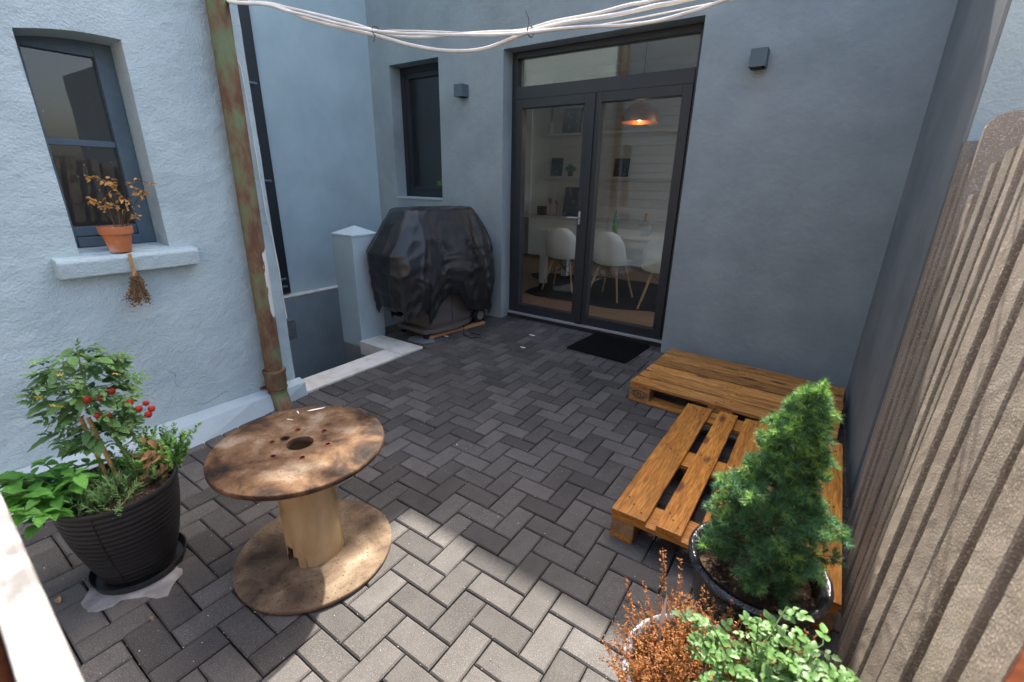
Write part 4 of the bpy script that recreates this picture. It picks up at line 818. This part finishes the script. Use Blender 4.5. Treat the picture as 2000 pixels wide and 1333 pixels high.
for q, tr in enumerate(tracks):
    xo = [-2.868+rr.uniform(-.01, .01)]+[-2.85+rr.uniform(-.05, .06) for _ in tr[1:]]
    pts = [on_plane(x, y, (1, 0, 0), xo[i])-Vector((-2.868, .782, 1.17)) for i, (x, y) in enumerate(tr)]
    MB().tube(pts, [.0018]*len(pts), 5).build('stem', 'twig', dpn)
    for a_, b_ in zip(pts[1:], pts[2:]+[pts[-1]+Vector((0, .01, 0))]):
        for k_ in range(5): link('leaf', gl, dpn, a_.lerp(b_, rr.random())+Vector((rr.gauss(0, .006), rr.gauss(0, .008), rr.gauss(0, .006))), (rr.uniform(-1, 1), rr.uniform(-1, 1), rr.uniform(0, 6)), rr.uniform(.014, .026))
bn = thing('dried_bunch', 'dried flower bunch hanging head down from the window sill', 'dried flowers', (-2.795, .79, 1.06)); q = MB(); hd_ = MB()
for i in range(34):
    e_ = Vector((rr.gauss(.005, .012), rr.gauss(.0, .026), rr.uniform(-.25, -.13))); m2 = Vector((0, rr.gauss(0, .004), -.08)); q.tube([(0, rr.gauss(0, .003), .012), m2, e_], .0013, 4)
    for k_ in range(44):
        p_ = m2.lerp(e_, rr.uniform(.2, 1.03))+Vector((rr.gauss(0, .005), rr.gauss(0, .007), rr.gauss(0, .006))); s_ = rr.uniform(.002, .005); hd_.add([p_+Vector((s_, 0, 0)), p_+Vector((0, s_, 0)), p_+Vector((-s_, -s_, 0)), p_+Vector((0, 0, s_*1.6))], [(0,1,3),(1,2,3),(2,0,3),(0,2,1)])
for i in range(12): q.tube([(.0, .008*math.sin(i), .014), (.002*math.cos(i), .006*math.sin(i*2), -.05)], .0016, 4)
q.build('stalks', 'cane', bn); stuff(hd_.build('flower_heads', 'bunch', bn))
# ------------------------------------------------------------------ dwarf spruce in a glazed pot
SX, SY = .025, 1.345
gp = thing('glazed_pot', 'black glazed pot with thick rim holding the dwarf spruce', 'pot', (SX, SY, .001))
MB().lathe([(.001, 0), (.11, 0), (.125, .02), (.165, .18), (.178, .29), (.186, .305), (.198, .318), (.200, .334), (.190, .343), (.176, .340), (.168, .325), (.164, .26)], 64).build('body', 'glaze', gp, smooth=True)
so3 = MB(); vs = [(0, 0, .275)]; n = 48
for j in range(1, 9):
    for i in range(n):
        a_ = 2*math.pi*i/n; r_ = .166*j/8; vs.append((r_*math.cos(a_), r_*math.sin(a_), .275+.03*mnoise.noise((r_*22*math.cos(a_), r_*22*math.sin(a_), 4))))
so3.add(vs, [(0, 1+i, 1+(i+1) % n) for i in range(n)]+[(1+(j-1)*n+i, 1+(j-1)*n+(i+1) % n, 1+j*n+(i+1) % n, 1+j*n+i) for j in range(1, 8) for i in range(n)]).build('soil', 'soil', gp, smooth=True)
sr = thing('dwarf_spruce', 'dwarf conical spruce with bright fresh tip in the glazed pot', 'spruce tree', (SX, SY, .27))
MB().tube([(0, 0, 0), (.003, .01, .2), (.008, .02, .45), (.03, .03, .66)], [.016, .013, .008, .003], 10).build('trunk', 'bark', sr, smooth=True)
def tufts():
    r_ = np.random.default_rng(5); V = [[], []]; br = MB()
    def tuft(p_, d, fresh, k=1.0):
        K = 34; dirs = r_.normal(size=(K, 3))*.60+d*.62; dirs /= np.linalg.norm(dirs, axis=1)[:, None]
        ln = .0215*k*(.7+.5*r_.random(K)); st_ = p_+d*(r_.random((K, 1))*.014-.010); e_ = st_+dirs*ln[:, None]
        sd_ = np.cross(dirs, r_.normal(size=(K, 3))); sd_ /= np.linalg.norm(sd_, axis=1)[:, None]; sd_ *= .00085
        V[1 if fresh else 0].append(np.stack([st_-sd_, st_+sd_, e_], 1).reshape(-1, 3))
    NB = 190
    for i in range(NB):
        t_ = ((i+r_.random())/NB)**.92; z = .075+.572*t_; ax = np.array([.004+.050*max(0, t_-.35)**1.2, .02*t_, z]); a_ = i*2.39996+r_.normal()*.25
        rad = (.168*(1-t_)**.86+.014)*(1+.20*r_.normal())*(.74 if .50 < t_ < .64 else 1.0 if .64 <= t_ < .8 else 1); rad = max(.02, min(rad, .205))*(1 if t_ > .10 else .62+3.8*t_)
        up = .10+.75*t_+.15*r_.normal(); d0 = np.array([math.cos(a_), math.sin(a_), up]); d0 /= np.linalg.norm(d0)
        base = ax+np.array([0, 0, -.012]); tip = ax+np.array([math.cos(a_)*rad, math.sin(a_)*rad, rad*up*.55-.02*(1-t_)])
        br.tube([tuple(base), tuple((base+tip)/2), tuple(tip)], [.0032*(1-t_)+.0012, .002, .001], 5, False)
        nt = int(3+rad/.021)
        for k in range(nt):                                   # tufts along the twig and on little side shoots
            q = .30+.70*(k+.5)/nt; c = base+(tip-base)*q
            for h in range(1 if q < .5 else 3):
                side = r_.normal(size=3); side -= d0*side.dot(d0); side /= np.linalg.norm(side)+1e-6; l_ = (.010+.022*r_.random())*(1.1-.4*q)
                p_ = c+side*l_+d0*.006; dd = d0*.7+side*.7; dd /= np.linalg.norm(dd)
                tuft(p_, dd, q > .70 and r_.random() < (.16+.75*max(0, t_-.40)), 1.0)
        tuft(tip, d0, r_.random() < (.25+.65*t_), 1.12)
    for k in range(5): tuft(np.array([.048, .02, .655+.008*k]), np.array([.05, .05, 1.0]), True, 1.0)
    return [np.concatenate(v) for v in V], br
(vn, vf), br = tufts(); br.build('branches', 'bark', sr)
for nm_, vv, m_ in (('needles', vn, 'spruce'), ('fresh_needles', vf, 'sprucetip')):
    me = bpy.data.meshes.new(nm_); n = len(vv); me.vertices.add(n); me.vertices.foreach_set('co', vv.ravel().astype(np.float32)); me.loops.add(n); me.loops.foreach_set('vertex_index', np.arange(n, dtype=np.int32)); me.polygons.add(n//3); me.polygons.foreach_set('loop_start', np.arange(0, n, 3, dtype=np.int32)); me.update(calc_edges=True); me.validate(); me.materials.append(MT[m_]); stuff(link(nm_, me, sr))
# ------------------------------------------------------------------ heather and rose pot in the foreground
HX, HY = -.045, .875
hp_ = thing('grey_pot', 'pale grey rimmed pot of dried heather at the bottom edge', 'pot', (HX, HY, .001))
MB().lathe([(.001, 0), (.12, 0), (.155, .30), (.168, .31), (.171, .335), (.164, .338), (.156, .33), (.15, .27)], 56).build('body', 'zinc', hp_, smooth=True); MB().lathe([(.001, .285), (.152, .28)], 32).build('soil', 'soil', hp_)
he = thing('dried_heather', 'dense rust brown dried heather filling the grey pot', 'heather', (HX, HY, .28)); rr = random.Random(31); q = MB(); tw = MB()
for i in range(620):
    a_ = rr.uniform(0, 6.28); r0 = .155*math.sqrt(rr.random()); b_ = Vector((math.cos(a_)*r0, math.sin(a_)*r0, 0)); long_ = rr.random() < .10
    d = Vector((math.cos(a_)*r0*3.4+rr.gauss(0, .2), math.sin(a_)*r0*3.4+rr.gauss(0, .2), 1)).normalized(); l_ = rr.uniform(.075, .125) if not long_ else rr.uniform(.15, .24)
    e_ = b_+d*l_; tw.add([b_+Vector((.0012, 0, 0)), b_-Vector((.0012, 0, 0)), b_+Vector((0, .0012, 0)), e_], [(0, 1, 3), (1, 2, 3), (2, 0, 3)])
    for k_ in range(30 if not long_ else 36):
        t_ = (.25+.75*rr.random()) if not long_ else (.55+.45*rr.random()); p_ = b_.lerp(e_, t_); s_ = rr.uniform(.0022, .0042); v = Vector((rr.gauss(0, 1), rr.gauss(0, 1), .7)).normalized(); u = v.orthogonal().normalized()*s_*.55; c_ = p_+v*.0025
        q.add([c_-u, c_+u*.2+v*s_*.3+v.cross(u), c_+u, c_+v*s_*2.1], [(0, 1, 3), (1, 2, 3), (2, 0, 3)])
tw.build('twigs', 'twig', he); stuff(q.build('dry_flowers', 'heather', he))
c_ = on_plane(1298, 1185, (0, 1, 0), .93); tag(MB().add([(-.004, 0, -.13), (.004, 0, -.13), (.0055, 0, -.03), (0, 0, .04), (-.0055, 0, -.03), (-.004, .0015, -.13), (.004, .0015, -.13), (.0055, .0015, -.03), (0, .0015, .04), (-.0055, .0015, -.03)], [(0,1,2,3,4),(9,8,7,6,5)]+[(i, (i+1) % 5, 5+(i+1) % 5, 5+i) for i in range(5)]).build('plant_label', 'white', loc=c_), 'white plastic plant label stuck in the dried heather', 'plant label')
ro = thing('rose_bush', 'leafy light green miniature rose in the foreground pot', 'rose', (HX+.09, HY-.02, .28))
rl_ = [compound('leaf', 'rose', 2, .34, .25, .30, .06), compound('leaf', 'rose', 1, .40, .29, .36, .06)]
rr = random.Random(77)
for k_ in range(44):
    a_ = rr.uniform(0, 6.28); b_ = Vector((rr.gauss(0, .03), rr.gauss(0, .03), 0)); rad = rr.uniform(.03, .19); hgt = rr.uniform(.13, .29)
    e_ = Vector((.055+math.cos(a_)*rad*1.1, .0+math.sin(a_)*rad*.9, hgt)); m2 = b_.lerp(e_, .5)+Vector((0, 0, .03)); MB().tube([b_, m2, e_], [.0026, .002, .0014], 5).build('stem', 'stem', ro, smooth=True)
    for j in range(7):
        p_ = m2.lerp(e_, j/6); aa = rr.uniform(0, 6.28); d = Vector((math.cos(aa), math.sin(aa), rr.uniform(.0, .7))); link('leaf', rl_[(j+k_) % 2], ro, p_, aim(d, rr.uniform(-.4, .4)), rr.uniform(.036, .058))
# ------------------------------------------------------------------ overhead cables
def cable(lb, tr, r_, dy=0, dz=0):
    n_ = Vector((.26, -1, 0)); k_ = n_.dot(Vector((-2.80, 1.44+dy, 0)))
    pts = [on_plane(x, y, n_, k_)+Vector((0, 0, dz)) for x, y in tr]
    if pts[0].x < -2.5: pts = [Vector((-2.80, 1.47, 2.315))]+pts
    d = (pts[-1]-pts[-2]).normalized(); pts += [pts[-1]+d*.35+Vector((0, 0, .02)), pts[-1]+d*.9+Vector((0, 0, .10))]
    out = []
    for i in range(len(pts)-1):                                           # Catmull-Rom
        p0, p1, p2_, p3 = pts[max(0, i-1)], pts[i], pts[i+1], pts[min(len(pts)-1, i+2)]
        for s_ in range(6):
            t_ = s_/6; out.append(.5*((2*p1)+(p2_-p0)*t_+(2*p0-5*p1+4*p2_-p3)*t_*t_+(3*p1-p0-3*p2_+p3)*t_**3))
    out.append(pts[-1]); return tag(MB().tube(out, r_, 10).build('cable', 'cable', smooth=True), lb, 'cable', 'white cables strung over the yard')
Z2 = lambda L_: [(600+x/2.5, y/2.5) for x, y in L_]
cable('white cable sagging lowest over the narrow window', [(450, 4), (520, 8), (560, 20)]+Z2([(0, 95), (180, 140), (340, 175), (480, 215), (640, 245), (780, 250), (880, 235), (1000, 190), (1090, 155), (1250, 115), (1500, 75), (1700, 30), (1850, 0)]), .0075)
cable('white cable running highest of the bundle', [(450, 3), (520, 6), (560, 15)]+Z2([(0, 60), (200, 110), (330, 150), (450, 178), (560, 183), (700, 170), (900, 158), (1050, 150), (1200, 108), (1400, 70), (1560, 28), (1700, 0)]), .0062, .02)
cable('white cable dipping past the top of the glass door', [(450, 5), (520, 10), (560, 22)]+Z2([(0, 78), (200, 128), (400, 160), (600, 168), (820, 172), (1000, 168), (1100, 158), (1250, 140), (1400, 130), (1550, 125), (1700, 105), (1850, 65), (2000, 15)]), .0062, -.02)
cable('thin grey wire twisted into the cable bundle', Z2([(330, 155), (420, 150), (560, 152), (700, 158), (850, 168), (1000, 165)]), .003, .01)
for x, y, lb in ((735, 62, 'black cable tie at the left end of the cable bundle'), (1036, 62, 'black cable tie where the cables cross by the door')):
    n_ = Vector((.26, -1, 0)); c_ = on_plane(x, y, n_, n_.dot(Vector((-2.8, 1.44, 0)))); t = thing('cable_tie', lb, 'cable tie', c_, 0, 'ties on the cable bundle'); ring = [(0, .024*math.cos(a_), .020*math.sin(a_)) for a_ in [i*2*math.pi/16 for i in range(17)]]
    MB().tube(ring, .0022, 6, False).build('loop', 'iron', t); MB().tube([(0, -.01, .018), (0, -.018, .045), (-.012, -.02, .07)] if x > 900 else [(0, -.01, -.018), (-.006, -.014, -.045)], .0018, 5).build('tail', 'iron', t)
# ------------------------------------------------------------------ gate and post beside the camera
fe = thing('white_fence', 'white painted fence panel with flaking top edge, blurred at lower left', 'fence', (-.66, .009, 0), R(-2.2))
fb_ = MB().box(-.069, .069, -.012, .012, 0, 1.06).mesh('board', 'brown', bevel=.003)
for i in range(7): link('board', fb_, fe, (-.43+.142*i, -.0255, .005))
MB().box(-.50, .49, -.012, .018, 1.03, 1.085).build('top_rail', 'whitefence', fe, bevel=.005); MB().box(-.50, .49, -.012, .017, .25, .33).build('lower_rail', 'whitefence', fe, bevel=.005)
ga = thing('open_gate', 'reddish brown wooden gate leaf standing open, blurred at the lower right corner', 'gate', (.151+.031, .381-.012, 0), math.atan2(.126, .057))
gm = MB().box(-.046, .046, -.028, -.012, .06, 1.085).mesh('board', 'brown', bevel=.003)
for i in range(4): link('board', gm, ga, (-.175+.0945*i, -.0, 0))
MB().box(-.225, .185, -.0115, .020, 1.045, 1.10).build('top_rail', 'brown', ga, bevel=.005); MB().box(-.225, .185, -.0115, .018, .2, .28).build('lower_rail', 'brown', ga, bevel=.005); MB().tube([(-.21, 0, .0), (-.21, 0, .2)], .012, 10).build('drop_bolt', 'iron', ga)
# ------------------------------------------------------------------ neighbour behind the viewer (seen in the glass)
nb = thing('neighbour_house', 'tan rendered neighbour house opposite, reflected in the glass door', 'house', (0, -7.0, 0))
wl = wall_open(MB(), lambda u, d, z: (u, -d, z), -9, 9, 0, 6.4, .3, [(1.0, 1.9, 3.2, 4.7), (1.6, 2.5, 0, 2.1), (-4.2, -3.2, 3.0, 4.5)])
wl.build('wall', 'facade', nb)
for x0, x1, z0, z1 in ((1.0, 1.9, 3.2, 4.7), (-4.2, -3.2, 3.0, 4.5)):
    t = bpy.data.objects.new('window', None); COL.objects.link(t); t.parent = nb; f = MB(); f.box(x0, x0+.07, -.2, -.12, z0, z1); f.box(x1-.07, x1, -.2, -.12, z0, z1); f.box(x0+.07, x1-.07, -.2, -.12, z0, z0+.07); f.box(x0+.07, x1-.07, -.2, -.12, z1-.07, z1); f.build('frame', 'grey', t); MB().box(x0+.07, x1-.07, -.18, -.17, z0+.07, z1-.07).build('pane', 'glasso', t); MB().box(x0-.08, x1+.08, -.1, .1, z0-.07, z0-.002).build('sill', 'grey', t); MB().box(x0, x1, -.32, -.301, z0, z1).build('backing', 'dark', t)
MB().box(1.6, 2.5, -.31, -.2, 0, 2.1).build('door', 'dark', nb)
MB().tube([(-.4, .12, 0), (-.4, .12, 3.0), (-.7, .12, 3.4), (-2.4, .12, 4.0), (-2.6, .12, 4.4), (-2.6, .12, 6.3)], .07, 14).build('downpipe', 'grey', nb, smooth=True)
MB().tube([(.35, .1, 0), (.35, .1, 6.3)], .06, 14).build('downpipe', 'pipe', nb, smooth=True)
MB().box(-9.2, 9.2, -4, .5, 6.401, 6.6).build('roof', 'grey', nb)
